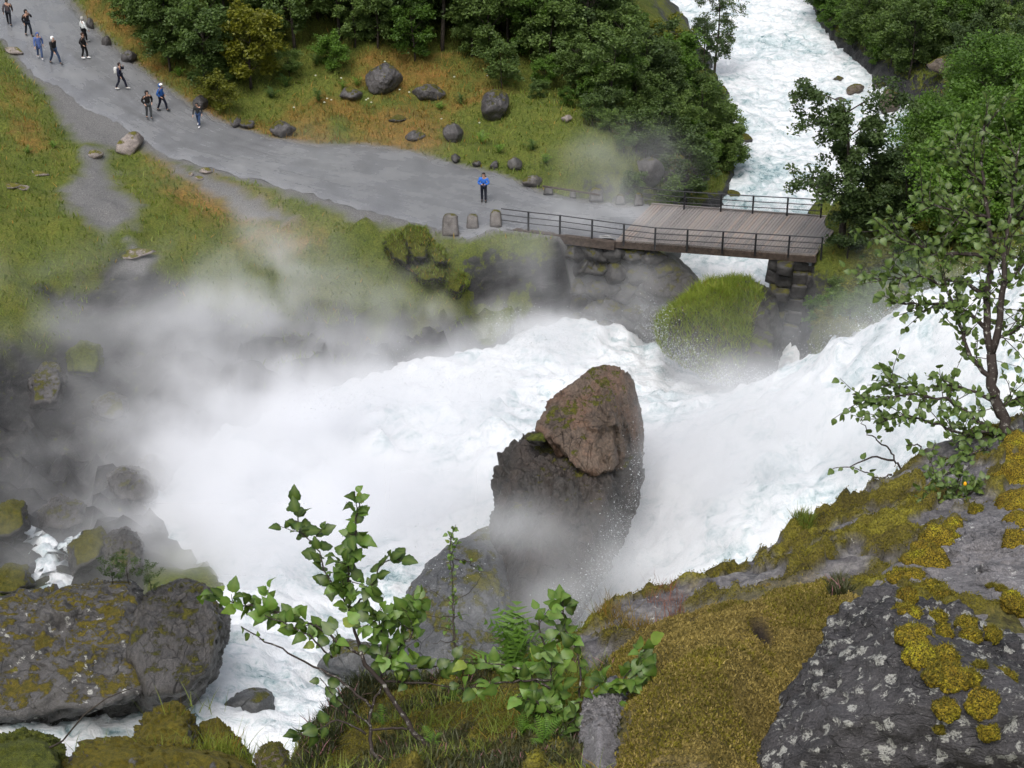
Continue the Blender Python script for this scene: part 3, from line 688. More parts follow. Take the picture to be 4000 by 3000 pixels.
# ledge across the channel, lower left
def ledge(ol, Z, th, sd_, lb, mat, name='rock_ledge', amp=.085, sharp=24, lean=.75, ns=2.6):
    v, f = rock_px(ol, Z, th, 6, sharp, amp, ns, sd_, .8, lean, (1, 1, 1.5), .09, 50); return boulder(name, lb, 'rock ledge', v, f, M[mat])
ledge([(-300,2360),(0,2350),(150,2325),(300,2300),(520,2300),(640,2400),(690,2540),(640,2740),(350,2830),(100,2850),(-300,2890)], 69.2, 6, 21, 'broad lichened ledge across the lower left channel', 'midrock')
ledge([(150,2345),(230,2300),(400,2272),(510,2265),(560,2310),(590,2400),(430,2420),(220,2420)], 70.2, 4, 25, 'moss-topped crest block on the lower left ledge', 'midrock', amp=.08)
ledge([(220,2480),(330,2430),(480,2450),(520,2540),(470,2660),(350,2700),(240,2640)], 67.4, 3, 26, 'grey cracked block in the middle of the lower left ledge', 'midrock', amp=.08)
ledge([(520,2350),(640,2310),(690,2265),(740,2255),(790,2275),(850,2335),(895,2420),(890,2490),(860,2640),(720,2780),(540,2790),(440,2560)], 69.3, 6, 22, 'dark wet knob at the right end of the lower left ledge', 'wetrock', amp=.06)
v, f = rock_px([(-20,2620),(40,2590),(120,2600),(150,2650),(110,2710),(20,2720)], 66.5, 2, 5, 16, .05, 1.6, 23)
boulder('boulder', 'pinkish blocky boulder at the foot of the lower left ledge', 'boulder', v, f, M['rock_pale'])
# near mossy rocks, bottom left
def near_rock(ol, Z, th, sd_, lb, mat='nearrock_moss', amp=.12, sharp=22, lean=.8):
    v, f = rock_px(ol, Z, th, 6, sharp, amp, 3.4, sd_, .75, lean, (1, 1, 1.8), .08, 40); return boulder('mossy_rock', lb, 'rock', v, f, M[mat])
near_rock([(-150,2930),(0,2885),(120,2865),(190,2880),(260,2950),(280,3080),(-150,3150)], 37, 4, 31, 'dark mossy hump in the bottom left corner', 'moss_mound')
near_rock([(480,2950),(520,2880),(570,2800),(640,2755),(700,2750),(745,2790),(765,2870),(800,2960),(700,3060),(500,3080)], 38, 3.5, 32, 'pointed moss-covered rock at bottom left above the channel')
near_rock([(230,2990),(330,2900),(420,2880),(620,2900),(860,2930),(960,2960),(1010,3000),(1000,3200),(230,3200)], 36.3, 4, 33, 'broad mossy ledge along the bottom edge below the pointed rock')
near_rock([(780,2830),(850,2800),(880,2850),(960,2930),(985,3010),(940,3100),(800,3060)], 38.2, 2.4, 34, 'mossy shoulder right of the pointed rock at bottom left')
near_rock([(1000,2960),(1030,2910),(1085,2900),(1125,2950),(1130,3060),(1010,3090)], 33, 1.5, 35, 'brown blocky rock at the bottom edge left of the heather', 'boulder_brown', lean=.3)
# wall of the gorge: rocks on the left bank, in the mist
for k, (ol, Z, th, mt, lb) in enumerate([
  ([(255,1370),(320,1330),(390,1350),(410,1420),(380,1480),(270,1460)], 101, 3, 'moss_mound', 'moss-capped dark boulder on the left gorge bank'),
  ([(110,1480),(180,1410),(235,1430),(260,1500),(230,1600),(110,1600)], 97, 3, 'boulder', 'grey rock on the left bank where grass ends'),
  ([(360,1570),(430,1530),(500,1560),(500,1630),(440,1660),(365,1630)], 95, 3, 'boulder', 'black rock in swirling mist on the left gorge bank'),
  ([(540,1790),(600,1770),(660,1820),(680,1870),(620,1930),(540,1900)], 92, 3, 'wetrock', 'rounded wet rock at the left rim of the falls'),
  ([(410,1850),(480,1820),(580,1840),(620,1900),(600,1970),(470,1980),(400,1920)], 90, 3, 'wetrock', 'dark rock half hidden by mist at the left rim of the falls'),
  ([(-60,2000),(40,1950),(100,1960),(120,2060),(40,2120),(-60,2110)], 83, 3, 'boulder_moss', 'moss-topped rock left of the small cascade'),
  ([(260,2130),(330,2080),(400,2050),(430,2120),(400,2200),(280,2260)], 80, 3, 'boulder_moss', 'moss-edged rock right of the small cascade'),
  ([(-30,2240),(30,2200),(110,2210),(140,2290),(60,2340),(-30,2330)], 76.5, 3, 'boulder_moss', 'dark rock below the small cascade at the left edge'),
  ([(150,1990),(230,1930),(330,1960),(360,2040),(270,2090),(150,2080)], 85, 3, 'wetrock', 'dark rock above the small cascade'),
  ([(420,2080),(500,2040),(560,2110),(570,2230),(480,2290),(400,2230)], 78, 3, 'wetrock', 'wet rock in mist behind the ledge knob'),
  ]):
    cc = np.mean(ol, 0); v, f = rock_px(ol, Zof(G(*cc)) - .15 * th, th, 5, 22, .10, 2.6, 40 + k, .7, .5, None, .10, 18); boulder('gorge_rock', lb, 'rock', v, f, M[mt])
MOUNDS = []
# moss mounds below the guard stones
for k, (ol, Z, th, lb) in enumerate([
  ([(1560,900),(1600,880),(1660,890),(1690,940),(1680,1020),(1620,1040),(1580,980)], 104.3, 3, 'brown-green moss-capped boulder below the guard stones'),
  ([(1490,950),(1540,900),(1590,930),(1610,1010),(1600,1060),(1530,1020)], 104.8, 3, 'moss-covered boulder left of the brown-green one'),
  ([(1660,950),(1720,960),(1750,1010),(1755,1040),(1690,1040)], 103.6, 2.4, 'round moss boulder beside the little rill'),
  ([(1600,1050),(1700,1030),(1745,1060),(1740,1100),(1640,1110)], 103.2, 2.6, 'bright green moss mound under the moss boulders'),
  ([(1740,1050),(1800,1050),(1830,1110),(1790,1170),(1740,1140)], 101.5, 2.4, 'green grassy hummock at the foot of the rill')]):
    cc = np.mean(ol, 0); v, f = rock_px(ol, Zof(G(*cc)) - .1 * th, th, 5, 14, .17, 3.0, 60 + k, .65, .5); boulder('moss_mound', lb, 'moss mound', v, f, M['mound_olive']); MOUNDS.append(v)
v, f = rock_px([(2620,970),(2650,1000),(2690,1060),(2740,1075),(2770,1120),(2740,1180),(2560,1210),(2450,1150),(2480,1000)], 104.6, 4, 5, 9, .05, 1.6, 77, .7, .4)
boulder('abutment_rock', 'rounded grey rock under the left end of the bridge', 'rock', v, f, M['wetrock'])
v, f = rock_px([(2540,1310),(2560,1220),(2680,1140),(2810,1080),(2900,1066),(2990,1085),(3052,1170),(3075,1290),(3065,1450),(2960,1520),(2830,1530),(2690,1460),(2580,1390)], 99.0, 5, 6, 16, .06, 2.2, 78, .78, .4, None, .06, 24)
M['mound_rock'] = rock_mat('grass-capped rock', (.05, .046, .042), (.015, .015, .014), .9, .12, ((.06, .09, .010), (.20, .22, .03)), rough=.5, bd=.12, mossz=(.5, .9))
mound = boulder('grassy_rock', 'large rock with a thick cap of green grass below the bridge', 'rock', v, f, M['mound_rock'])
moundv = v
v, f = rock_px([(3140,1330),(3190,1230),(3260,1200),(3330,1260),(3340,1400),(3260,1480),(3170,1450)], 98.5, 4, 5, 8, .06, 1.6, 79)
boulder('mossy_rock', 'mossy rock at the water below the right bank bushes', 'rock', v, f, M['moss_mound'])

# ------------------------------------------------------------------ bridge
M['wood'] = (lambda t: t.fin(t.mix(t.step(t.noise(3, 4, .6, t.pos((6, 1, 1))), .35, .7), t.ramp(t.node('ShaderNodeObjectInfo').outputs['Random'], [(0, (.15, .138, .128)), (.4, (.21, .188, .172)), (.7, (.26, .22, .19)), (.85, (.28, .21, .165)), (1, (.2, .19, .18))]), (.23, .205, .19)), t.math('ADD', .28, t.math('MULTIPLY', t.noise(1.5, 3), .35)), t.bump(t.noise(14, 4, .6, t.pos((8, 1, 8))), .3, .01), .5))(NT('wet deck boards'))
M['beam'] = plain('dark timber', (.06, .045, .036), .6, .3, .35, 6)
M['metal'] = plain('black painted steel', (.012, .012, .014), .45, .5, .1)
M['bearing'] = plain('grey steel bearing', (.20, .22, .25), .5, .5, .1)
A = P(2405, 944, z=0); B = P(3185, 1003, z=0); Cc = P(2545, 801, z=0)
e1 = (B - A); L = np.linalg.norm(e1); e1 /= L; pd = Cc - A; up = np.array([0, 0, 1.0])
bl = empty('footbridge', tuple(A)); tag(bl, 'timber footbridge with black steel railings over the rapids', 'bridge')
NP = 60; pw = L / NP
pn = np.array([-pd[1], pd[0], 0]); pn /= np.linalg.norm(pn)
mb = MB(); mb.box((0, 0, 0), e1 * pw * .405, pd * .5, up * .03); v, f = mb.out()
plank_me = mesh_from('plank', v, f, False); plank_me.materials.append(M['wood'])
for i in range(NP):
    o = link('plank', plank_me, None, bl); c = A + e1 * pw * (i + .5) + pd * .5 - np.array(bl.location)
    o.location = c + up * (.05 + random.uniform(-.006, .006)) + pd / np.linalg.norm(pd) * random.uniform(-.02, .02)
mb = MB(); mb.box(A + e1 * L / 2 + pd * .5 + up * .006, e1 * L / 2, pd * .497, up * .012); v, f = mb.out(); part('gap_shade_sheet', v, f, M['metal'], bl, False)  # dark sheet added below the planks, standing in for the shade in their gaps
def bpart(name, boxes, mat):
    mb = MB()
    for q in boxes: mb.box(*q)
    v, f = mb.out(); return part(name, v, f, mat, bl, False)
en = np.cross(up, e1)
for k, name in ((.005, 'fascia_beam'), (.33, 'girder'), (.66, 'girder'), (.985, 'fascia_beam')):
    bpart(name, [(A + e1 * L / 2 + pd * k + up * -.16 + en * (.0 if k > .1 else -.02), e1 * (L / 2 + .05), en * .07, up * .18)], M['beam'])
for k in (.0, .98):
    bpart('kerb_board', [(A + e1 * L / 2 + pd * (k + .015) + up * .105, e1 * L / 2, en * .06, up * .022)], M['wood'])
bpart('bearing_plate', [(P(2397, 963, z=-.45), e1 * .14, en * .1, up * .28)], M['bearing'])
bpart('bearing_plate', [(P(3160, 1022, z=-.45), e1 * .15, en * .1, up * .2)], M['bearing'])
def post_at(px, py, rootobj, hgt=1.12):
    b = P(px, py, z=.05); mb = MB(); mb.box(b + up * (hgt / 2 - .1), e1 * .05, en * .05, up * (hgt / 2 + .1))
    v, f = mb.out(); part('post', v, f, M['metal'], rootobj, False); return b
nearpx = [(2557.6,962),(2683,969),(2821,977),(2949,985),(3079,993),(3207,1001)]
farpx = [(2672,819),(2815,828),(2939,836),(3073,843),(3205,851)]
nb = [post_at(*q, bl) for q in nearpx]; fb = [post_at(*q, bl) for q in farpx]
def rails(pts, rootobj, r=.024):
    for k, hgt in enumerate((1.1, .76, .42)):
        q = [np.asarray(b) + up * hgt for b in pts]
        for a, b in zip(q[:-1], q[1:]):
            v, f = tube([a, b], r + (.006 if k == 0 else 0), 6); part('rail', v, f, M['metal'], rootobj, False)
rails(nb, bl)
farend = [P(2497, 803, z=.05)] + fb
rails(farend, bl)
def netting(pts, rootobj, h0_=.08, h1_=.85, cell=.09):
    mb = MB()
    for a, b in zip(pts[:-1], pts[1:]):
        a = np.asarray(a); b = np.asarray(b); ln = np.linalg.norm(b - a); d = (b - a) / ln
        n = int(ln / cell)
        for i in range(-int((h1_ - h0_) / cell), n):
            for s in (1, -1):
                t0 = i * cell if s == 1 else (i * cell + (h1_ - h0_)); t1 = t0 + s * (h1_ - h0_)
                za, zb = h0_, h1_
                lo, hi = sorted((t0, t1))
                if hi <= 0 or lo >= ln: continue
                def at(t): return za + (zb - za) * (t - t0) / (t1 - t0)
                q0, q1 = np.clip([t0, t1], 0, ln)
                p0 = a + d * q0 + up * at(q0); p1 = a + d * q1 + up * at(q1)
                dd = (p1 - p0); l2 = np.linalg.norm(dd)
                if l2 < .05: continue
                mb.box((p0 + p1) / 2, dd / 2, np.cross(dd / l2, en) * .0022, en * .0022)
    v, f = mb.out(); o = part('wire_netting', v, f, M['metal'], rootobj, False)
netting(fb, bl); netting(nb, bl)
# railing on the retaining wall left of the deck
wl = empty('roadside_railing', tuple(P(2064, 899, z=0))); tag(wl, 'black steel railing on the wall between road and bridge deck', 'railing')
wb = [post_at(*q, wl) for q in [(2064,899.5),(2187,913),(2312,930),(2435.6,947)]]
rails([P(1958, 886, z=.05)] + wb + [nb[0] - e1 * .02], wl)
# guard stones
def guard(px0, px1, pyt, pyb, sd_, lb, mat='stone', th=.5, z=0):
    zb = P((px0 + px1) / 2, pyb, z=z); Z = np.linalg.norm((zb - CAM) @ np.array([0, C_, -S_]).reshape(3, 1))
    m = .12 * (px1 - px0)
    v, f = rock_px([(px0 - m * .4, pyb + 6), (px0 + m * .3, pyt + 14), (px0 + 2 * m, pyt), (px1 - 2 * m, pyt + 2), (px1 - m * .3, pyt + 12), (px1 + m * .4, pyb + 6)], Z, th, 4, 16, .05, 1.5, sd_, .8)
    return boulder('guard_stone', lb, 'stone', v, f, M[mat])
guard(1725,1793,828,925,1,'leftmost and largest of three guard stones in front of the road')
guard(1821,1871,831,895,2,'middle of three guard stones in front of the road')
guard(1912,1961,815,888,3,'guard stone holding the left end of the black railing')
for k, (a, b, t_, bt, lb) in enumerate([(2122,2162,724,757,'leftmost guard stone under the timber rail beyond the road'),(2224,2252,735,771,'narrow second guard stone under the timber rail'),(2300,2360,731,786,'widest guard stone beyond the road at the end of the timber rail'),(2402,2444,756,797,'misty guard stone right of the widest one beyond the road'),(2477,2515,750,803,'guard stone nearest the far corner of the bridge deck')]):
    guard(a, b, t_, bt, 10 + k, lb, 'stone_dark', .5)
v, f = tube([P(2120, 727, z=.75), P(2240, 745, z=.75), P(2345, 762, z=.75)], .06, 6)
boulder('guard_rail', 'weathered timber rail lying on the guard stones beyond the road', 'rail', v, f, M['beam'])
# retaining wall: stones laid in rough courses
def stone_wall(root, a, b, z0, z1, rows, batter, seed, mat, size=.62):
    g = np.random.default_rng(seed); a = np.asarray(a, float); b = np.asarray(b, float)
    d = b - a; d[2] = 0; ln = np.linalg.norm(d); d /= ln; n = np.array([d[1], -d[0], 0])
    protos = []
    for k in range(6):
        v, f = rock_shape([[x + random.uniform(-.06, .06), y + random.uniform(-.06, .06), z + random.uniform(-.06, .06)] for x in (-.53, .53) for y in (-.45, .45) for z in (-.53, .53)], 3, 30, .05, 1.5, 300 + seed + k)
        m = mesh_from('stone', v, f); m.materials.append(mat); protos.append(m)
    rh = (z1 - z0) / rows
    for r in range(rows):
        x = -g.uniform(0, size)
        while x < ln:
            wd = g.uniform(.45, 1.8) * size
            o = link('stone', protos[g.integers(6)], None, root)
            c = a + d * (x + wd / 2) + n * (batter * (rows - 1 - r) / rows + g.uniform(-.06, .08)); c[2] = z0 + rh * (r + .5) + g.uniform(-.05, .05)
            o.location = c - np.array(root.location); o.rotation_euler = (g.uniform(-.06, .06), g.uniform(-.06, .06), math.atan2(d[1], d[0]) + g.uniform(-.1, .1))
            o.scale = (wd * 1.06, g.uniform(.8, 1.1), rh * g.uniform(.9, 1.15)); x += wd
    mb = MB(); mb.box((a + b) / 2 * np.array([1, 1, 0]) + up * (z0 + z1) / 2 - n * .75, d * ln / 2, n * .7, up * ((z1 - z0) / 2 - .05))
    v, f = mb.out(); part('core', v, f, M['stone_dark'], root, False)
ra = P(1985, 892, z=0); rb = P(2600, 957, z=0)
rw = empty('retaining_wall', tuple(ra - up * 4)); tag(rw, 'dry stone retaining wall below the road, half lost in mist', 'wall')
g = np.random.default_rng(44)
for r_ in range(5):
    for c_ in range(8):
        w_ = g.uniform(1.3, 2.1); hgt_ = g.uniform(1.1, 1.7)
        v, f = rnd_rock((w_ / 2, g.uniform(.6, .9), hgt_ / 2), 4, 700 + r_ * 9 + c_, 8, 40, .09)
        rz = g.uniform(-.4, .4); ty = g.uniform(-.35, .35); R2 = np.array(Matrix.Rotation(rz, 3, 'Z') @ Matrix.Rotation(ty, 3, 'Y'))
        cc = ra + (rb - ra) * ((c_ + .5 + .4 * (r_ % 2) + g.uniform(-.2, .2)) / 8.3) + up * (-.95 - r_ * 1.02 + g.uniform(-.2, .2)) + en * (.28 - .24 * r_ + g.uniform(-.2, .2))
        part('stone', v @ R2.T + cc, f, M['wall_dark'], rw)
mb = MB(); ra2 = P(2000, 893, z=0); rb2 = P(2403, 944, z=0); dd = rb2 - ra2; ln = np.linalg.norm(dd); dd /= ln
mb.box((ra2 + rb2) / 2 - up * .2 + np.array([dd[1], -dd[0], 0]) * .05, dd * ln / 2, np.array([-dd[1], dd[0], 0]) * .14, up * .235); v, f = mb.out()
part('coping_timber', v, f, M['beam'], rw, False)
pa = P(3075, 1010, z=-.3); pb = pa + e1 * 4.5
ab = empty('bridge_abutment', tuple(pa - up * 5)); tag(ab, 'dark stone abutment carrying the right end of the bridge', 'abutment')
stone_wall(ab, pa + en * .4, pb + en * .4, -6.2, -.36, 8, .9, 15, M['wall_dark'], 1.0)
stone_wall(ab, pa + en * 3.6, pa + en * .5, -6.2, -.36, 8, .7, 25, M['wall_dark'], 1.0)
# loose rubble below the near guard stones
g = np.random.default_rng(12); k = 0
for px, py, s in [(1770,960,.75),(1840,965,.9),(1805,1000,.6),(1870,945,.55),(1760,1010,.6),(1930,900,.6),(1925,920,.65),(1985,930,.7),(1890,960,.5),(1820,930,.35),(1730,930,.5),(1795,985,.4),(1950,950,.5),(1700,900,.4)]:
    z = float(np.interp(py, [880, 1050], [-.1, -2.4])); q = P(px, py, z=z)
    v, f = rnd_rock((s * .62, s * .45, s * .38), 3, 500 + k, 11, 18, .05); o = link('rubble_stone', mesh_from('rubble_stone', v, f), M['stone'], loc=q); o.rotation_euler = (0, 0, g.uniform(0, 6)); k += 1
    tag(o, 'loose brown rubble stone on the bank below the guard stones', 'stone', 'rubble below the guard stones')
# rill running down beside the moss boulders
M['foam'] = plain('foaming water', (.75, .8, .82), .5, .3, .2, 6)
pts = [P(1758, 968, z=-1.1), P(1762, 1000, z=-1.7), P(1768, 1030, z=-2.3), P(1775, 1045, z=-2.8)]
pts = resample(pts, 14) + np.random.default_rng(1).normal(0, .05, (14, 3)) + np.array([0, -.9, .2])
v, f = tube(pts, np.linspace(.09, .16, 14), 6); tag(link('rill', mesh_from('rill', v, f), M['foam']), kind='structure')

# ------------------------------------------------------------------ vegetation
def leaf_quads(c, size, g, upbias=.6, asp=.62, droop=0.0):
    """many small folded leaves: two triangles each"""
    n = len(c); size = np.broadcast_to(size, (n,))
    d = g.normal(size=(n, 3)); d[:, 2] = d[:, 2] * .5 - droop; d /= np.linalg.norm(d, axis=1)[:, None]
    nrm = g.normal(size=(n, 3)) * (1 - upbias); nrm[:, 2] += upbias
    s = np.cross(d, nrm); s /= np.linalg.norm(s, axis=1)[:, None] + 1e-9
    up_ = np.cross(s, d)
    a = c - d * size[:, None] * .5; b = c + d * size[:, None] * .5
    l = c + s * (size * asp * .5)[:, None] + up_ * (size * .12)[:, None]; r = c - s * (size * asp * .5)[:, None] + up_ * (size * .12)[:, None]
    v = np.stack([a, r, b, l], 1).reshape(-1, 3)
    i = np.arange(n)[:, None] * 4; f = np.concatenate([np.stack([i[:, 0], i[:, 0] + 1, i[:, 0] + 2], 1), np.stack([i[:, 0], i[:, 0] + 2, i[:, 0] + 3], 1)])
    return v, f
def tree_proto(h, spread, tr, nleaf, ls, seed, base=.25, limbs=9, subs=5, clump=.45, droop=0.0, lean=(0, 0), top=.0, shape='dome'):
    g = np.random.default_rng(seed); mb = MB(); C = []; W = []
    tp = [np.array([0, 0, -.4])]; n = 9
    for k in range(1, n + 1):
        t = k / n; tp.append(np.array([lean[0] * t * t * h + .05 * h * math.sin(3 * t + seed) * t, lean[1] * t * t * h + .05 * h * math.cos(2.3 * t + seed) * t, t * h * .93]))
    tp = np.array(tp); mb.add(*tube(tp, np.linspace(tr, tr * .15, len(tp)), 7))
    for i in range(limbs):
        t = base + (1 - base) * (i + g.uniform(0, 1)) / limbs; t = min(t, .98)
        p0 = np.array([np.interp(t, np.linspace(0, 1, len(tp)), tp[:, k]) for k in range(3)])
        az = i * 2.4 + g.uniform(-.5, .5)
        if shape == 'dome': rad = spread * (.45 + .75 * math.sin(math.pi * min(1, max(0.08, (1 - t) / (1 - base + 1e-6) * .85 + .1)))) * g.uniform(.7, 1.1)
        elif shape == 'cone': rad = spread * (1.1 * (1 - t) / (1 - base) + .15) * g.uniform(.75, 1.1)
        else: rad = spread * g.uniform(.35, 1.1)
        el = g.uniform(.15, .75) - droop * .5
        d = np.array([math.cos(az) * math.cos(el), math.sin(az) * math.cos(el), math.sin(el)])
        q = [p0 + d * rad * s + np.array([0, 0, (.12 * math.sin(3.1 * s) - droop * s * s * .5) * rad]) for s in np.linspace(0, 1, 6)]
        q = np.array(q) + g.normal(0, .03 * rad, (6, 3)) * np.linspace(0, 1, 6)[:, None]
        mb.add(*tube(q, np.linspace(tr * .42 * (1 - .6 * t), tr * .06, 6), 5))
        for j in range(subs):
            s = g.uniform(.3, 1); b = np.array([np.interp(s, np.linspace(0, 1, 6), q[:, k]) for k in range(3)])
            dd = d * .6 + g.normal(0, .6, 3); dd[2] += .25 - droop; dd /= np.linalg.norm(dd); ln = rad * g.uniform(.25, .5)
            e = b + dd * ln
            mb.add(*tube(np.array([b, (b + e) / 2 + g.normal(0, .04 * ln, 3), e]), [tr * .09, tr * .06, tr * .02], 4, False))
            C.append(e); W.append(g.uniform(.5, 1.3)); C.append((b + e) / 2); W.append(.6)
        C.append(q[-1]); W.append(1)
    C.append(tp[-1]); W.append(1.0)
    C = np.array(C); W = np.array(W); W /= W.sum()
    idx = g.choice(len(C), nleaf, p=W)
    off = g.normal(size=(nleaf, 3)); off /= np.linalg.norm(off, axis=1)[:, None]
    off *= (clump * spread * g.uniform(.15, 1, nleaf) ** .6 * .62)[:, None] * np.array([1, 1, .6]); off[:, 2] -= droop * np.abs(off[:, 2]) * 1.2
    c = C[idx] + off; c = c[c[:, 2] > .02 * h]
    v, f = leaf_quads(c, ls * g.uniform(.6, 1.25, len(c)), g, .55, .65, droop)
    crown = mesh_from('crown', v, f)
    hr = np.clip(.5 + .35 * noise(c * 1.1 / spread * 2.2 + seed) + g.normal(0, .17, len(c)), 0, 1)
    vattr(crown, 'rnd', np.repeat(hr, 4)); vattr(crown, 'rnd2', np.repeat(g.uniform(0, 1, len(c)), 4))
    tv, tf = mb.out(); trunk = mesh_from('trunk', tv, tf); trunk.materials.append(M['bark'])
    return trunk, crown
PROTO = {}
for k in range(4): PROTO['alder%d' % k] = tree_proto(4.6 + .5 * k, 1.75, .10, 7500, .21, 20 + k, .12, 15, 6, .42)
for k in range(3): PROTO['tall%d' % k] = tree_proto(7.0 + k, 2.0, .13, 9000, .22, 30 + k, .22, 17, 6, .42)
for k in range(3): PROTO['bush%d' % k] = tree_proto(2.2 + .3 * k, 1.25, .05, 4500, .16, 40 + k, .03, 12, 5, .46)
for k in range(2): PROTO['big%d' % k] = tree_proto(4.2 + .4 * k, 2.2, .10, 16000, .15, 45 + k, .06, 18, 7, .40)
PROTO['birch'] = tree_proto(7.4, 1.55, .11, 9000, .14, 51, .22, 20, 7, .34, .55, (.05, .1))
PROTO['oldbirch'] = tree_proto(5.6, 1.9, .15, 15000, .14, 63, .2, 15, 8, .30, .25, (-.10, .0), shape='wild')
PROTO['twig'] = tree_proto(1.6, .8, .03, 900, .10, 71, .1, 9, 5, .35)
MATC = {}
def tree(kind, pos, sc, rz, label, mat='leaf_alder', name='tree', group=None, cat='tree', zs=1.0):
    key = (kind, mat)
    if key not in MATC:
        cr = PROTO[kind][1].copy(); cr.materials.clear(); cr.materials.append(M[mat]); MATC[key] = cr
    r = empty(name, tuple(float(q) for q in pos), rz); r.scale = (sc, sc, sc * zs)
    link('trunk', PROTO[kind][0], None, r); link('crown', MATC[key], None, r)
    return tag(r, label, cat, group)
def Hat(x, y): return float(H(np.array([x]), np.array([y]))[0])
TREES = []
def free(p, r):
    for q, s in TREES:
        if math.hypot(p[0] - q[0], p[1] - q[1]) < (r + s) * .5: return False
    return True
def grow(poly, z, spacing, kinds, mats, label, group, sc=(.8, 1.15), name='tree', seed=0, cat='tree', maxn=400):
    g = np.random.default_rng(seed); pl = np.array([P(a, b, z=z)[:2] for a, b in poly]); lo, hi = pl.min(0), pl.max(0); n = 0
    for _ in range(900):
        q = lo + g.uniform(0, 1, 2) * (hi - lo)
        if not inpoly(q[:1], q[1:], pl)[0] or not free(q, spacing): continue
        if wdist(q[:1], q[1:])[0] < .3: continue
        dR = polydist(q[:1], q[1:], ROADPOLY)[0]
        if dR < .8 or inpoly(q[:1], q[1:], ROADPOLY)[0]: continue
        TREES.append((q, spacing)); n += 1
        tree(kinds[g.integers(len(kinds))], (q[0], q[1], Hat(*q) - .05), g.uniform(*sc), g.uniform(0, 6.28), label, mats[g.integers(len(mats))], name, group, cat)
        if n >= maxn: break
    return n
AL = ['alder%d' % k for k in range(4)]; TA = ['tall%d' % k for k in range(3)]; BU = ['bush%d' % k for k in range(3)]; BG = ['big0', 'big1']
# single trees that stand out
def one(kind, px, py, sc, rz, label, mat, name='tree', cat='tree', zs=1.0, z=None):
    q = G(px, py) if z is None else P(px, py, z=z); TREES.append((q[:2], 2.0)); return tree(kind, q, sc, rz, label, mat, name, None, cat, zs)
one('birch', 2790, 290, 1.0, .4, 'tall slender birch on the bank against the white rapids', 'leaf_dark', 'birch_tree')
one('birch', 2755, 330, .72, 2.4, 'shorter birch growing beside the tall slender one', 'leaf_dark', 'birch_tree')
one('oldbirch', 3285, 965, 1.45, .3, 'gnarled dark birch leaning over the right end of the bridge', 'leaf_dark', 'birch_tree', zs=1.12)
one('tall0', 3800, 370, .85, 1.0, 'dark rounded tree on the right bank above the rapids', 'leaf_dark', zs=.8)
one('big0', 3690, 800, 1.25, .4, 'bright green bush overhanging the river right of the gnarled birch', 'leaf_bright', 'alder_bush', 'bush')
one('big1', 3850, 640, 1.35, 1.4, 'big bright green bush at the right edge below the dark tree', 'leaf_bright', 'alder_bush', 'bush')
one('big0', 3760, 960, 1.25, 2.4, 'bright green bush behind the foreground birch top', 'leaf_bright', 'alder_bush', 'bush')
one('big1', 4000, 850, 1.3, 3.4, 'bright green bush cut by the right edge behind the birch', 'leaf_bright', 'alder_bush', 'bush')
one('bush2', 3420, 930, 1.2, 2.0, 'dark bush against the gnarled birch trunk', 'leaf_dark', 'alder_bush', 'bush')
one('alder2', 3520, 950, .85, 1.0, 'taller dark bush behind the one at the gnarled birch', 'leaf_dark', 'alder_bush', 'bush')
one('bush1', 3310, 1005, .9, .5, 'low bush at the right end of the bridge deck', 'leaf_dark', 'bush', 'bush')
one('bush1', 2590, 250, 1.1, 2.0, 'yellow-green young tree at the top of the bank thicket', 'leaf_yellow', 'tree')
one('bush0', 1295, 270, .85, 2.0, 'small light green round bush at the dark forest edge', 'leaf_bright', 'bush', 'bush')
one('bush1', 1130, 300, .6, 1.0, 'thin shrub at the forest edge left of the round bush', 'leaf_alder', 'bush', 'bush')
one('bush2', 1960, 345, .95, 1.0, 'rounded green bush just above the dark round boulder', 'leaf_alder', 'bush', 'bush')
one('tall1', 1060, 130, .85, 1.0, 'tall leafy alder in front of the dark forest gap', 'leaf_alder', 'tree')
one('tall2', 880, 90, .8, 4.0, 'leafy alder left of the tall one at the dark gap', 'leaf_alder', 'tree')
# the wood along the top and the thicket on the bank
grow([(420,60),(560,170),(760,290),(880,370),(960,300),(1040,230),(1000,60),(900,-120),(300,-120)], 3, 2.2, AL + AL + BU, ['leaf_alder', 'leaf_alder', 'leaf_alder', 'leaf_yellow'], 'leafy alder in the wood between the road and the dark gap', 'wood above the road', (.8, 1.15), seed=1)
grow([(1150,150),(1450,130),(1450,-200),(900,-200),(1000,0)], 3.5, 2.4, TA, ['leaf_dark', 'leaf_alder'], 'shaded tree in the dark gap of the wood along the top', 'trees in the dark gap', (.8, 1.05), seed=2)
grow([(1480,190),(1650,215),(1850,260),(2050,290),(2150,250),(2380,180),(2430,-50),(2400,-200),(1450,-200)], 2, 2.4, AL + TA, ['leaf_alder', 'leaf_alder', 'leaf_dark'], 'green alder in the wood behind the boulder meadow', 'wood behind the meadow', (.85, 1.2), seed=3)
grow([(2180,330),(2300,440),(2420,560),(2520,640),(2620,680),(2830,690),(2790,590),(2690,470),(2560,330),(2420,230),(2300,220)], -.5, 2.0, AL + BU, ['leaf_alder', 'leaf_alder', 'leaf_alder', 'leaf_dark'], 'bush of the dense thicket on the left river bank', 'thicket on the left river bank', (.75, 1.05), seed=4, cat='bush', name='alder_bush')
grow([(3160,-60),(3290,150),(3430,260),(3650,280),(3850,200),(4100,-120),(3150,-120)], -5, 2.3, AL + BU, ['leaf_alder', 'leaf_bright', 'leaf_dark'], 'leafy bush on the right river bank at the top', 'bushes on the right bank above the rapids', (.75, 1.05), seed=5, cat='bush', name='alder_bush')
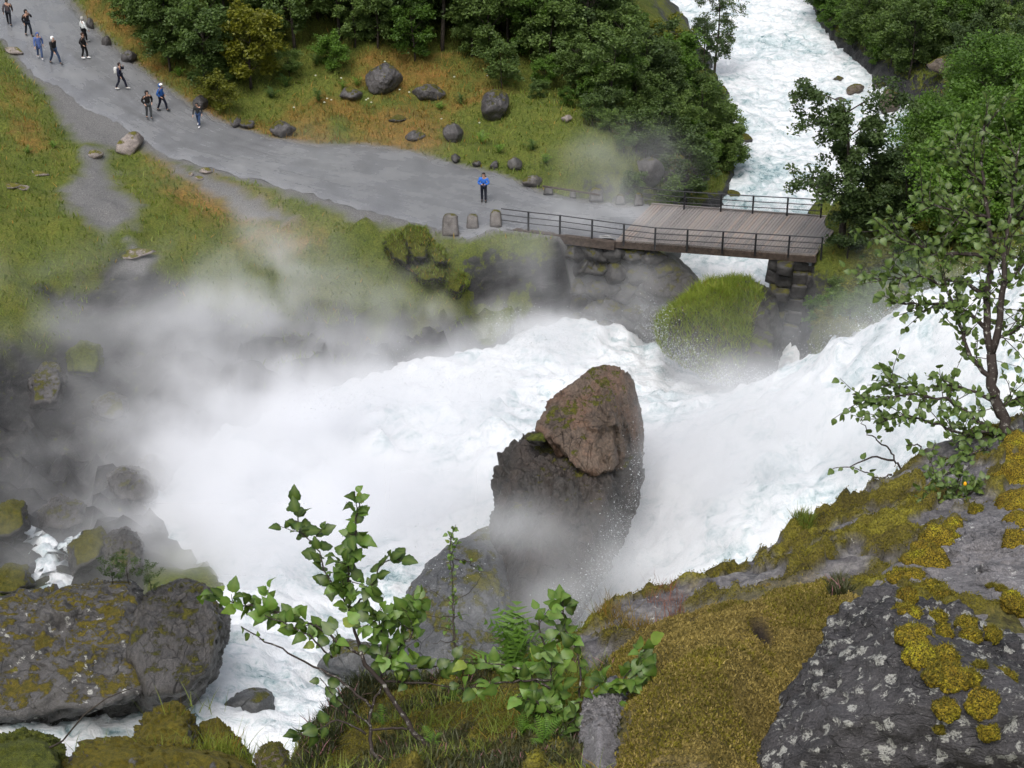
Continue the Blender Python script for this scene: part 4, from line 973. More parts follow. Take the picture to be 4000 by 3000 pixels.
grow([(3800,300),(4100,100),(4150,500),(3900,520)], 1, 2.5, AL, ['leaf_dark', 'leaf_alder'], 'dark tree at the right edge near the rapids', 'dark trees at the right edge', (.7, .9), seed=6)
grow([(3700,480),(3800,440),(4100,600),(4150,1000),(3700,1080),(3560,980),(3580,850)], 1, 2.2, BG, ['leaf_bright', 'leaf_alder'], 'bright leafy bush of the slope right of the bridge', 'bushes right of the bridge', (.75, 1.0), seed=7, cat='bush', name='alder_bush')
grow([(3290,1030),(3400,1000),(3700,1060),(3700,1170),(3560,1240),(3400,1340),(3280,1420),(3200,1400),(3210,1150)], -1, 1.15, BU, ['leaf_alder', 'leaf_bright', 'leaf_yellow'], 'low bush on the right bank between bridge and waterfall', 'low bushes below the bridge end', (.5, .85), seed=8, cat='bush', name='bush')
grow([(230,120),(420,260),(600,380),(700,330),(450,130),(300,0)], 3, 1.6, BU, ['leaf_alder', 'leaf_yellow'], 'low bush on the verge in front of the wood', 'low bushes on the road verge', (.4, .65), seed=9, cat='bush', name='bush', maxn=16)
grow([(1500,210),(1960,300),(2250,380),(2200,470),(1950,310),(1600,250)], 1, 1.9, BU, ['leaf_alder', 'leaf_bright'], 'low bush along the upper edge of the meadow', 'low bushes at the meadow edge', (.4, .7), seed=10, cat='bush', name='bush', maxn=20)
grow([(2300,560),(2480,700),(2560,720),(2400,600)], 0, 1.5, BU, ['leaf_alder'], 'low bush of the thicket edge near the bridge', 'low bushes near the bridge', (.5, .7), seed=11, cat='bush', name='bush')
for px, py, lb in [(440, 2275, 'small leafy sprig on top of the lower left ledge'), (590, 2300, 'bare-looking shrub at the crest of the lower left ledge'), (500, 2262, 'green sprig beside the shrub on the ledge crest')]:
    q = P(px, py, Z=69.5); tree('twig', q, .6, px, lb, 'leaf_dark', 'shrub', None, 'shrub')

# more trees set by where they show
def fill(poly, dx, dy, kinds, mats, label, group, sc, seed, name='tree', cat='tree', fr=.45):
    g = np.random.default_rng(seed); poly = np.array(poly, float); lo, hi = poly.min(0), poly.max(0); k = 0
    for py in np.arange(lo[1], hi[1] + 1, dy):
        for px in np.arange(lo[0] + (k % 2) * dx / 2, hi[0] + 1, dx):
            a, b = px + g.uniform(-.3, .3) * dx, py + g.uniform(-.3, .3) * dy
            if not inpoly(np.array([a]), np.array([b]), poly)[0]: continue
            q = G(a, b)
            if wdist(q[:1], q[1:2])[0] < -.2 or (fr and not free(q, fr)): continue
            TREES.append((q[:2], 1.6)); tree(kinds[g.integers(len(kinds))], q - np.array([0, 0, .05]), g.uniform(*sc), g.uniform(0, 6.28), label, mats[g.integers(len(mats))], name, group, cat)
        k += 1
fill([(400,60),(500,160),(640,255),(800,340),(900,385),(1020,330),(1090,230),(1040,60),(700,-40),(400,-40)], 92, 52, AL + BU, ['leaf_alder', 'leaf_alder', 'leaf_alder', 'leaf_yellow'], 'leafy alder at the front of the wood above the road', 'front of the wood above the road', (.6, .9), 61)
fill([(1100,100),(1180,170),(1480,200),(1560,235),(1800,262),(2050,290),(2250,300),(2300,200),(2250,100),(1300,20)], 105, 52, AL, ['leaf_alder', 'leaf_alder', 'leaf_bright'], 'rounded alder at the front of the wood behind the meadow', 'front of the wood behind the meadow', (.6, .85), 62)
fill([(2250,380),(2330,460),(2480,590),(2600,690),(2860,690),(2790,570),(2600,370),(2400,280)], 85, 48, AL + BU, ['leaf_alder', 'leaf_alder', 'leaf_bright', 'leaf_dark'], 'leafy bush at the front of the left bank thicket', 'front of the left bank thicket', (.6, .85), 63, 'alder_bush', 'bush')
fill([(3160,20),(3230,130),(3320,215),(3430,275),(3560,290),(3700,230),(3900,150),(3900,0),(3160,0)], 62, 36, BU, ['leaf_alder', 'leaf_bright', 'leaf_dark'], 'leafy bush along the right bank of the upper rapids', 'bushes at the upper right waterline', (.7, 1.0), 64, 'alder_bush', 'bush', 0)
fill([(3640,470),(3690,430),(3760,540),(3700,660),(3610,780),(3540,830)], 80, 60, BU, ['leaf_alder', 'leaf_bright'], 'bush hanging over the rapids right of the gnarled birch', 'bushes over the rapids', (.7, 1.0), 65, 'alder_bush', 'bush')
fill([(3230,1060),(3330,1020),(3500,1060),(3600,1150),(3420,1310),(3280,1400),(3190,1330),(3200,1180)], 60, 45, BU, ['leaf_alder', 'leaf_bright', 'leaf_yellow'], 'small bush on the bank between the abutment and the falls', 'small bushes by the abutment', (.4, .7), 66, 'bush', 'bush')
fill([(2470,140),(2600,210),(2700,310),(2790,430),(2850,560),(2870,660),(2750,640),(2600,480),(2450,300)], 75, 46, BU + ['alder0'], ['leaf_alder', 'leaf_alder', 'leaf_bright'], 'bush on the rim of the left bank thicket above the rapids', 'rim of the left bank thicket', (.62, .95), 67, 'alder_bush', 'bush', .3)
# small cascade in the rocks at the left
def stream(name, pxs, wpx, n=26, m=7, lift=.45):
    c = resample(np.array(pxs, float), n); V = []
    for i in range(n):
        q = G(*c[i])
        for j in range(m):
            t_ = (j / (m - 1) - .5) * 2; V.append(q + np.array([t_ * wpx / F * 80 / 2 * (1 + .5 * math.sin(i * 1.7)), .25 * math.sin(i * 2.1 + j), lift * (1 - t_ * t_) + .12 * math.sin(i * 3 + j * 2) - .15]))
    return tag(link(name, mesh_from(name, V, grid_faces(m, n)), M['water']), kind='structure')
stream('cascade', [(60,2075),(120,2090),(170,2130),(200,2180),(190,2230),(200,2280),(215,2330)], 130)
stream('cascade', [(340,2100),(300,2125),(250,2150),(210,2180)], 70)
# grass blades on the far ground
def blades(pos, hgt, wid, g, spread=.35, lean=(0, 0)):
    n = len(pos); az = g.uniform(0, 6.283, n); hg = hgt * g.uniform(.5, 1.3, n)
    s = np.stack([np.cos(az), np.sin(az), 0 * az], 1) * (wid * g.uniform(.6, 1.2, n))[:, None] / 2
    tip = pos + np.stack([g.normal(0, spread, n) * hg + lean[0] * hg, g.normal(0, spread, n) * hg + lean[1] * hg, hg], 1)
    mid = pos * .5 + tip * .5 + np.array([0, 0, 1]) * (hg * .12)[:, None]
    v = np.stack([pos - s, pos + s, mid + s * .7, mid - s * .7, tip], 1).reshape(-1, 3); i = np.arange(n)[:, None] * 5
    f = np.concatenate([i + np.array([[0, 1, 2]]), i + np.array([[0, 2, 3]]), i + np.array([[3, 2, 4]])])
    return v, f
def grass_obj(name, pos, hgt, wid, mat, g, label, spread=.35, noise_s=.5, lean=(0, 0), cat='grass', bias=0):
    v, f = blades(pos, hgt, wid, g, spread, lean); me = mesh_from(name, v, f)
    r = np.clip(.5 + bias + .5 * noise(pos * noise_s) + g.normal(0, .18, len(pos)), 0, 1)
    vattr(me, 'rnd', np.repeat(r, 5)); vattr(me, 'rnd2', np.repeat(g.uniform(0, 1, len(pos)), 5))
    return tag(link(name, me, M[mat]), label, cat, None, 'stuff')
def scatter(n, xr, yr, g, keep):
    x = g.uniform(*xr, n); y = g.uniform(*yr, n); z = H(x, y)
    e = .25; sl = np.hypot(H(x + e, y) - z, H(x, y + e) - z) / e
    k = keep(x, y, z, sl); return np.stack([x, y, z], 1)[k]
g = np.random.default_rng(77)
TGR = lambda x, y: np.max([ (lambda d: sstep(.6, -.4, d))(np.where(inpoly(x, y, pxpoly(pl, z)), -1, 1) * polydist(x, y, pxpoly(pl, z))) for pl, z, wd in GR], axis=0)
def keep_far(x, y, z, sl):
    d = polydist(x, y, ROADPOLY); d[inpoly(x, y, ROADPOLY)] = -1
    return (d > .25) & (sl < 1.35) & (wdist(x, y) > .5) & ~inpoly(x, y, pxpoly([(-200,1560),(0,1530),(160,1480),(280,1400),(400,1300),(520,1240),(640,1240),(760,1290),(1000,1320),(900,1700),(700,2300),(-200,2400)], -3)) & (TGR(x, y) < .35)
pos = scatter(90000, (-38, 40), (74, 134), g, keep_far)
dryp = np.zeros(len(pos))
for pl, z in [([(900,520),(1200,400),(1500,370),(1700,400),(1750,520),(1650,600),(1450,560),(1200,570)], 1), ([(330,110),(600,330),(900,500),(950,450),(700,300),(500,150),(360,60)], 2),
              ([(1400,260),(1900,250),(1950,350),(1700,400),(1350,380)], 1.5), ([(40,330),(140,430),(180,560),(60,560)], 2.5)]:
    pp = pxpoly(pl, z); dd_ = np.where(inpoly(pos[:, 0], pos[:, 1], pp), -1, 1) * polydist(pos[:, 0], pos[:, 1], pp); dryp = np.maximum(dryp, sstep(1.2, -1.2, dd_))
m = g.uniform(0, 1, len(pos)) < dryp * .8
grass_obj('meadow_grass', pos[~m], .26, .06, 'grass', g, 'green grass covering the meadow and the slopes', .5, .35)
grass_obj('dry_grass', pos[m], .36, .05, 'grass_dry', g, 'dry orange-yellow grass along the road and meadow', .4, .5)
M['grass_lush'] = leaf_mat('lush grass', (.09, .15, .018), (.29, .35, .055), (.26, .17, .04), .3, .6)
# grass cap of the rock below the bridge
zmx = moundv[:, 2].max(); xr_ = np.clip((moundv[:, 0] - moundv[:, 0].mean()) / (np.ptp(moundv[:, 0]) / 2), -1, 1)
mv = moundv[(moundv[:, 2] > np.maximum(-4.3, zmx - .45 - 3.4 * np.clip(1 - 2.3 * (xr_ - .02), 0, 1)))]
MO = np.concatenate(MOUNDS); mi = g.integers(0, len(MO), 14000)
grass_obj('mound_grass', MO[mi] - np.array([0, 0, .04]), .22, .04, 'grass', g, 'green grass and moss shag on the mounds below the guard stones', .5, .6)
nn = g.integers(0, len(mv), 20000); gp = mv[nn] + g.normal(0, .05, (20000, 3)) - np.array([0, 0, .05])
grass_obj('grass_cap', gp, .45, .03, 'grass_lush', g, 'long green grass hanging over the rock below the bridge', .45, .6, (-.1, -.25), bias=.1)

# ferns and white umbels in the meadow
def frond(l, g, npin=13, w=.28, arch=.5):
    t = np.linspace(0, 1, npin); rx = l * t * .85; rz = l * (arch * np.sin(t * 2.2)); V = []; Fa = []; n = 0
    for i in range(1, npin):
        wd = w * l * math.sin(math.pi * min(1, .12 + t[i] * .9)) ** .8; b = np.array([rx[i], 0, rz[i]]); dl = l / npin * .62
        for s in (-1, 1):
            e = b + np.array([wd * .35, s * wd, -wd * .2]); V += [b - [dl * .5, 0, 0], b + [dl * .5, 0, 0], e]; Fa.append((n, n + 1, n + 2)); n += 3
    V += [[0, -.004, 0], [0, .004, 0], [rx[-1], 0, rz[-1]]]; Fa.append((n, n + 1, n + 2))
    return np.array(V), Fa
def frond_mesh(l, seed, mat, **kw):
    g = np.random.default_rng(seed); v, f = frond(l, g, **kw); me = mesh_from('frond', v, f); me.materials.append(mat)
    vattr(me, 'rnd', np.clip(g.normal(.55, .2, len(v)), 0, 1)); return me
FM = {k: [frond_mesh(1.0, s, M[k]) for s in range(3)] for k in ('fern', 'fern_dark')}
def fern(pos, size, n, mat, label, seed, cat='fern', flat=.5):
    g = np.random.default_rng(seed); r = empty('fern', tuple(map(float, pos))); tag(r, label, cat)
    for i in range(n):
        o = link('frond', FM[mat][i % 3], None, r); s = size * g.uniform(.75, 1.1)
        o.scale = (s, s, s); o.rotation_euler = (0, -g.uniform(.05, flat * 1.6), i * 6.283 / n + g.uniform(-.3, .3))
for k, (px, py, s, m_, lb) in enumerate([(1235,255,1.0,'fern_dark','large dark fern at the edge of the forest gap'),(1395,340,.7,'fern','bright fern left of the largest meadow boulder'),(1340,350,.6,'fern','small bright fern at the left end of the boulder row'),
    (1245,400,.9,'fern_dark','dark green fern clump in the dry meadow grass'),(1120,340,.9,'fern_dark','fern at the left end of the meadow under the alders'),(1800,410,.8,'fern_dark','fern between the long low boulder and the dark round boulder'),
    (1060,385,.8,'fern_dark','fern close to the road under the tall alder'),(1720,430,.6,'fern','yellow-green fern below the long low boulder'),(1880,560,.8,'fern','fern in green grass below the dark round boulder'),(1950,600,.7,'fern','fern above the small verge stones'),
    (2080,590,.8,'fern_dark','fern beside the pale flat-faced stone'),(2130,640,.7,'fern','fern above the timber guard rail'),(700,300,.7,'fern','bright fern on the verge below the mossy rock'),(640,260,.6,'fern','small fern among the verge bushes'),
    (110,600,.5,'fern','green fern on the left slope beside the gravel'),(210,580,.5,'fern','small fern nearest the gravel on the left slope')]):
    q = G(px, py); fern(q + np.array([0, 0, .05]), s, 11, m_, lb, 900 + k)
M['umbel'] = plain('white umbel', (.45, .46, .36), .8, .2, .1)
M['stem'] = plain('green stem', (.08, .12, .03), .7, .2, .2)
v, f = rnd_rock((.13, .13, .07), 2, 5, 9, 10, .15); um = mesh_from('umbel', v, f); um.materials.append(M['umbel'])
v, f = tube([[0, 0, 0], [.02, 0, .5], [0, 0, .95]], [.014, .012, .008], 5); sm = mesh_from('stem', v, f); sm.materials.append(M['stem'])
for k, (px, py) in enumerate([(1490,300),(1335,345),(1280,425),(1296,430),(1150,460),(1432,430),(1452,440),(1440,425),(1600,400),(1562,390),(1775,340),(1905,335),(1235,335),(1505,280),(1270,440),(1873,520),(1725,505)]):
    q = G(px, py); r = empty('white_umbel', tuple(q), k); r.scale = (.7,) * 3; tag(r, 'white flower head on a tall stem in the boulder meadow', 'flower', 'white flowers in the meadow')
    link('stem', sm, None, r); o = link('flower_head', um, None, r); o.location = (0, 0, .97)

# ------------------------------------------------------------------ near slope
HP = [(1050,3150,8.4),(1500,3050,8.1),(2000,3050,7.7),(2000,2820,8.7),(1700,2690,10.0),(1300,2820,9.6),(1450,2720,10.0),(1180,3000,9.0),(1900,2660,9.9),(2200,2580,9.9),(2260,2525,10.2),(2300,2620,9.5),
 (2600,2480,9.6),(3000,2350,9.7),(3230,2330,9.3),(2600,3000,7.6),(2900,2850,7.8),(2450,2720,8.6),(2800,2600,8.7),(3000,2600,8.5),(2500,2580,9.2),(2450,2405,10.7),(2700,2292,11.1),(2900,2252,11.3),(3000,2182,11.6),(3200,2052,12.0),(3400,1932,12.4),(3600,1812,12.8),(3900,1695,13.1),(4150,1630,13.3),
 (3000,2280,10.7),(3300,2150,10.9),(3500,2100,11.0),(3700,2000,11.4),(3900,1900,11.7),(3300,2300,10.0),(3550,2220,10.4),(3800,2080,10.7),(2350,2480,10.1),(2650,2380,10.2),(3500,2700,8.3),(4000,2500,8.6),(4300,2200,10),(3200,3000,7.8),(4300,3000,8.0),(4400,1800,12.2)]
hp = np.array([P(a, b, Z=c) for a, b, c in HP])
_B = np.sqrt(((hp[:, None, :2] - hp[None, :, :2]) ** 2).sum(2) + .15); _k = len(hp)
_B = np.block([[_B - .01 * np.eye(_k), np.ones((_k, 1))], [np.ones((1, _k)), np.zeros((1, 1))]]); _Wb = np.linalg.solve(_B, np.r_[hp[:, 2], 0])
EDGE = [(950,3400,8.2),(1060,3130,8.5),(1170,3000,9.0),(1235,2860,9.5),(1300,2770,9.85),(1430,2705,10.05),(1600,2665,10.15),(1900,2640,10.0),(2080,2590,10.0),(2260,2522,10.25),(2340,2470,10.5),(2450,2402,10.75),(2560,2350,11),(2700,2288,11.15),(2900,2248,11.35),(3000,2178,11.65),(3100,2110,11.85),(3200,2048,12.05),(3400,1928,12.45),(3600,1808,12.9),(3900,1688,13.2),(4150,1622,13.4),(4600,1500,13.6)]
ep = np.array([P(a, b, Z=c)[:2] for a, b, c in EDGE]); epoly = np.concatenate([ep, [[12, ep[-1][1]], [12, 2.0], [ep[0][0] - 1.2, 2.0]]])
def hh(x, y):
    x = np.ravel(x); y = np.ravel(y); o = np.empty(len(x))
    for k in range(0, len(x), 30000):
        o[k:k+30000] = np.sqrt((x[k:k+30000, None] - hp[None, :, 0]) ** 2 + (y[k:k+30000, None] - hp[None, :, 1]) ** 2 + .15) @ _Wb[:-1] + _Wb[-1]
    d = polydist(x, y, epoly); d = np.where(inpoly(x, y, epoly), 0, d)
    return o - (1.6 * d + 1.4 * d ** 2), d
def proj(v):
    d = np.asarray(v) - CAM; Z = d[:, 1] * C_ - d[:, 2] * S_; return 2000 + F * d[:, 0] / Z, 1500 - F * (d[:, 1] * S_ + d[:, 2] * C_) / Z
hx = np.r_[np.arange(-2.0, 5.2, .018), np.arange(5.2, 11.9, .12)]; hy = np.r_[np.arange(2.2, 4.6, .12), np.arange(4.6, 13.4, .018), np.arange(13.4, 15.2, .12)]
X, Y = np.meshgrid(hx, hy); xf, yf = X.ravel(), Y.ravel(); zf, dout = hh(xf, yf)
ppx, ppy = proj(np.stack([xf, yf, zf], 1)); p3 = np.stack([xf, yf, zf], 1)
wob = 45 * fbm(p3 * 2.2, 4)
def pm(poly, w=40):
    d = polydist(ppx + wob, ppy + wob * .6, poly); d = np.where(inpoly(ppx + wob, ppy + wob * .6, poly), -d, d); return sstep(w, -w, d)
wob = wob * 1.7
carpet = pm([(2420,2580),(2650,2420),(3050,2320),(3260,2330),(3480,2400),(3400,2750),(3300,3150),(2380,3150),(2430,2850),(2360,2680)])
wob = wob / 1.7
slabm = pm([(2240,2560),(2450,2390),(2700,2280),(2990,2170),(3400,1900),(3900,1680),(4200,1600),(4200,2150),(3500,2200),(3250,2320),(3050,2310),(2650,2400),(2420,2560),(2300,2640)], 25)
mossn = fbm(p3 * 3.1 + 8, 5); mossy = slabm * sstep(-.06, .10, mossn + .45 * pm([(2950,2330),(3100,2140),(3400,1960),(3560,1880),(3700,2000),(3500,2140),(3300,2260),(3100,2330)], 60) - .28)
soil = np.clip(1 - carpet - slabm, 0, 1)
heath_moss = soil * sstep(-.14, .10, fbm(p3 * 1.8 + 21, 4))
cush = np.clip(fbm(p3 * 9 + 2, 3), -.3, 1)
cd_ = polydist(ppx, ppy, [(2420,2580),(2650,2420),(3050,2320),(3200,2340),(3050,2640),(2900,3300),(2380,3300)])
zf = zf + carpet * inpoly(ppx, ppy, [(2420,2580),(2650,2420),(3050,2320),(3200,2340),(3050,2640),(2900,3300),(2380,3300)]) * .20 * sstep(0, 260, cd_)
zf = zf + carpet * (.06 + .05 * fbm(p3 * 2.4 + 3, 2) + .016 * fbm(p3 * 14, 3)) + mossy * (.05 + .10 * np.abs(fbm(p3 * 6 + 2, 3))) + heath_moss * (.05 + .06 * np.abs(fbm(p3 * 6 + 2, 3))) + slabm * .10 * (fbm(p3 * np.array([.9, 2.2, 3]) + 7, 5, ridge=True) - .5) + soil * .05 * fbm(p3 * 3, 3)
zf = zf - .10 * carpet * np.maximum.reduce([np.exp(-(((ppx - a) / 60) ** 2 + ((ppy - b) / 32) ** 2)) for a, b in ((2745, 2465), (2965, 2545), (2960, 2385))])
fcs = grid_faces(len(hx), len(hy)); ok = (dout < 1.7)[fcs].all(1); fcs = fcs[ok]; used = np.unique(fcs); rm = np.full(len(xf), -1); rm[used] = np.arange(len(used))
hv = np.stack([xf, yf, zf], 1)[used]; hf = rm[fcs]
me = mesh_from('hillside', hv, hf)
mossall = np.clip(mossy + heath_moss, 0, 1)
vattr(me, 'carpet', carpet[used]); vattr(me, 'moss', mossall[used]); vattr(me, 'soil', soil[used])
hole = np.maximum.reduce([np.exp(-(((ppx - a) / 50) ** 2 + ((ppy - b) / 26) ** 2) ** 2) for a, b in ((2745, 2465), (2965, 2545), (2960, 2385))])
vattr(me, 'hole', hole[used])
def hill_mat():
    t = NT('near slope moss and rock'); p = t.pos()
    ps = t.pos((3, 9, 12), rot=(0, 0, .35)); n1 = t.noise(1.0, 6, .7, ps, .5); n2 = t.noise(30, 4, .65, p); n3 = t.noise(90, 3, .6, p); n4 = t.noise(2.5, 5, .6, p)
    rk = t.ramp(t.math('ADD', t.math('MULTIPLY', n1, .6), t.math('MULTIPLY', n2, .4)), [(.33, (.030, .028, .030)), (.5, (.11, .105, .11)), (.68, (.27, .26, .25))])
    rk = t.mix(t.step(t.noise(14, 5, .75, p), .63, .67), rk, (.40, .40, .37))
    gold = t.ramp(t.math('ADD', t.math('MULTIPLY', n4, .5), t.math('MULTIPLY', n2, .5)), [(.30, (.045, .036, .008)), (.45, (.12, .095, .018)), (.55, (.20, .145, .035)), (.70, (.34, .26, .075))])
    gold = t.mix(t.step(n3, .36, .62), t.mix(.65, gold, (.015, .012, .003)), gold)
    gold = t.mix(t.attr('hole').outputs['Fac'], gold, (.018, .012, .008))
    mo = t.ramp(n4, [(.3, (.045, .036, .006)), (.5, (.12, .10, .012)), (.65, (.22, .20, .018))])
    mo = t.mix(t.step(n3, .36, .62), t.mix(.6, mo, (0, 0, 0)), mo)
    so = t.ramp(n2, [(.35, (.03, .025, .012)), (.55, (.08, .075, .018)), (.7, (.15, .12, .03))])
    c = t.mix(t.attr('soil').outputs['Fac'], rk, so); c = t.mix(t.attr('moss').outputs['Fac'], c, mo); c = t.mix(t.attr('carpet').outputs['Fac'], c, gold)
    hgt = t.math('ADD', t.math('MULTIPLY', n2, .6), t.math('MULTIPLY', n3, .5))
    return t.fin(c, .75, t.bump(hgt, 1.0, .02), .3)
tag(link('hillside', me, hill_mat()), kind='structure')
from mathutils.bvhtree import BVHTree
BV = [BVHTree.FromPolygons(hv.tolist(), hf.tolist())]
def fg(px, py):
    d = Vector(ray(px, py)).normalized(); best = None
    for b in BV:
        r = b.ray_cast(Vector(CAM), d)
        if r[0] is not None and (best is None or r[3] < best[3]): best = r
    return (np.array(best[0]), np.array(best[1])) if best else (None, None)
# moss sprigs
def sprigs(name, keep, n, hgt, wid, mat, label, g, bias=0):
    idx = np.where(keep)[0]; idx = g.choice(idx, n); p = np.stack([xf, yf, zf], 1)[idx] + g.normal(0, .006, (n, 3)) * np.array([1, 1, .3])
    return grass_obj(name, p, hgt, wid, mat, g, label, .55, 5.0, cat='moss', bias=bias)
M['sprig_gold'] = leaf_mat('golden moss sprigs', (.045, .036, .008), (.34, .26, .075), None, .2, .8)
M['sprig_moss'] = leaf_mat('olive moss sprigs', (.045, .042, .006), (.22, .19, .018), None, .2, .8)
vis = (ppx > 800) & (ppx < 4150) & (ppy < 3150) & (dout < .1)
sprigs('moss_carpet', vis & (carpet > .5) & (hole < .3), 60000, .010, .008, 'sprig_gold', 'golden brown moss carpet on the near slope', g)
sprigs('moss_carpet_green', vis & (carpet > .5) & (hole < .3) & (fbm(p3 * 1.7 + 33, 4) > .08), 16000, .012, .008, 'sprig_moss', 'greener moss among the golden carpet on the near slope', g)
sprigs('moss_cushions', vis & (mossall > .5), 45000, .010, .007, 'sprig_moss', 'olive and yellow moss cushions on the near rocks', g)
grass_obj('heather_cover', np.stack([xf, yf, zf], 1)[g.choice(np.where(vis & (soil > .5) & (heath_moss < .5) & (ppx < 2420))[0], 12000)], .035, .007, 'heather', g, 'dark heather and twigs on the near ground', .5, 2.5, cat='heather')
grass_obj('near_grass', np.stack([xf, yf, zf], 1)[g.choice(np.where(vis & (soil > .5) & (ppx < 2400) & (fbm(p3 * 2.6 + 50, 3) > .1))[0], 5000)], .07, .004, 'grass', g, 'fine green grass on the near ground', .6, 2.0)
e_ = np.where(vis & (dout < .02) & (ppx > 1150) & (ppx < 2000) & (polydist(xf, yf, ep, False) < .18))[0]
grass_obj('heather_rim', np.stack([xf, yf, zf], 1)[g.choice(e_, 4000)], .07, .006, 'heather', g, 'spiky heather along the rim above the white water', .5, 2.5, cat='heather')
e_ = np.where(vis & (np.hypot((ppx - 2600) / 75, (ppy - 2400) / 45) < 1))[0]
grass_obj('red_grass', np.stack([xf, yf, zf], 1)[g.choice(e_, 240)], .11, .0025, 'redgrass', g, 'thin reddish grass tuft on the rock ridge', .3, 3)
e_ = np.where(vis & (np.hypot((ppx - 2430) / 110, (ppy - 2480) / 45) < 1))[0]
grass_obj('brown_grass', np.stack([xf, yf, zf], 1)[g.choice(e_, 600)], .08, .004, 'grass_dry', g, 'brownish grass left of the red tuft on the ridge', .5, 3)
e_ = np.where(vis & (np.hypot((ppx - 3275) / 40, (ppy - 2350) / 35) < 1))[0]
grass_obj('pink_heather', np.stack([xf, yf, zf], 1)[g.choice(e_, 500)] + np.array([0, 0, .0]), .07, .007, 'heather', g, 'pink flowering heather beside the lichened rock', .4, 8, cat='heather', bias=.25)
e_ = np.where(vis & (np.hypot((ppx - 3120) / 60, (ppy - 2110) / 25) < 1))[0]
grass_obj('rim_grass', np.stack([xf, yf, zf], 1)[g.choice(e_, 900)], .07, .004, 'grass', g, 'small green grass tuft on the ridge above the falls', .5, 3)

# large near rocks
M['bigrock'] = rock_mat('dark lichened rock', (.075, .071, .074), (.010, .0095, .011), 3.4, 0, lichen=.95, strata=(1.2, 4, 4), srot=(.3, .6, .5), rough=.55, wet=.2, bd=.10, lichcol=(.33, .33, .30))
M['greyrock'] = rock_mat('grey streaked rock', (.21, .20, .205), (.06, .058, .06), 4.0, 0, lichen=.35, strata=(.8, 3, 3), srot=(.2, .3, .9), rough=.6, wet=.2, bd=.08, lichcol=(.42, .42, .40))
def near_hull(pts, sub, sharp, amp, seed, nscale=3):
    return rock_shape([P(a, b, Z=c) for a, b, c in pts], sub, sharp, amp, nscale, seed, (1, 1.6, 1.6), .07, 60)
v, f = near_hull([(2905,3080,7.55),(2990,2880,7.65),(3080,2720,7.75),(3180,2560,7.85),(3260,2440,7.95),(3385,2300,8.05),(3480,2305,7.95),(3560,2480,7.45),(3650,2660,7.25),(3800,2730,7.2),(3960,2790,7.15),(4400,2900,7.1),(3200,3350,7.9),(3700,3350,7.8),(4400,3400,7.7),(4400,2700,8.1),(3800,2500,8.5),
   (3000,3150,9.6),(3300,2450,9.7),(4400,2900,10),(3500,2350,9.8)], 6, 70, .04, 5, 4.5)
big = boulder('lichened_rock', 'big dark rock spotted with white lichen in the bottom right corner', 'rock', v, f, M['bigrock']); BV.append(BVHTree.FromPolygons(v.tolist(), f.tolist()))
v, f = near_hull([(3400,2290,9.3),(3500,2240,9.4),(3650,2120,9.8),(3800,2000,10.1),(3960,1930,10.3),(4300,1850,10.4),(3570,2480,8.6),(3690,2640,8.3),(3960,2740,8.1),(4400,2800,8.0),(3450,2400,10.5),(4400,2000,11.2),(3700,2200,11),(4400,2700,10.5)], 6, 60, .05, 9, 4.5)
grey = boulder('grey_rock', 'grey streaked rock face behind the lichened rock, dotted with moss', 'rock', v, f, M['greyrock']); BV.append(BVHTree.FromPolygons(v.tolist(), f.tolist()))
v, f = near_hull([(2255,3100,7.7),(2262,2860,7.95),(2288,2760,8.15),(2360,2655,8.4),(2410,2635,8.5),(2445,2720,8.2),(2445,2900,7.85),(2450,3100,7.5),(2340,2820,7.8),(2340,3000,7.5),(2400,2800,9.3),(2300,3000,9)], 6, 40, .12, 13, 3.5)
boulder('pale_rock', 'pale lichened rock beside the mossy carpet behind the right sapling', 'rock', v, f, M['greyrock']); BV.append(BVHTree.FromPolygons(v.tolist(), f.tolist()))
M['cushion'] = (lambda t: t.fin(t.mix(t.step(t.noise(130, 3, .6), .36, .62), (.03, .024, .004), t.ramp(t.noise(9, 4, .65), [(.35, (.15, .10, .010)), (.52, (.27, .20, .018)), (.68, (.36, .34, .02))])), .95, t.bump(t.noise(90, 3, .6), 1.0, .012), .2))(NT('yellow moss cushion'))
cpos = []
def cushion(root, px, py, r, flat=.38, seed=0):
    q, n = fg(px, py)
    if q is None: return
    R = r / F * float(np.dot(q - CAM, [0, C_, -S_]))
    v, f = ICO[4]; o = v * np.array([R, R, R * flat]) * (1 + .28 * fbm(v * 1.6 + seed * 3.1, 4))[:, None]
    zq = Vector(n * .75 + np.array([0, 0, .5])).normalized().to_track_quat('Z', 'Y').to_matrix(); o = o @ np.array(zq).T + q - n * R * flat * .25
    part('moss_cushion', o, f, M['cushion'], root); cpos.append(o[(v[:, 2] > 0)])
for k, (px, py, r) in enumerate([(3555,2400,62),(3570,2480,66),(3600,2560,62),(3540,2330,40),(3665,2420,34),(3680,2480,40),(3640,2590,40),(3690,2570,50),(3770,2440,40),(3790,2490,42),(3880,2480,34),(3640,2300,46),(3680,2320,34),(3720,2650,60),(3650,2640,44),(3790,2650,40),(3700,2770,50),(3840,2760,60),(3940,2640,40),(3860,2860,40),(3830,2600,26),(3670,2850,22)]):
    cushion(big if py > 2620 else grey, px, py, r * 1.1, .55, k)
for k, (px, py, r) in enumerate([(3660,2110,66),(3700,2090,60),(3740,2060,52),(3620,2150,54),(3640,2200,60),(3570,2190,50),(3560,2250,54),(3520,2260,50),(3810,1990,28),(3960,1800,70),(3940,1880,80),(3980,1960,80),(3990,2040,70),(3970,2120,60),(3990,1740,60),(3960,2350,46),(3990,2380,40),(3910,2300,22),(3870,2290,16)]):
    cushion(grey, px, py, r * 1.1, .55, 40 + k)
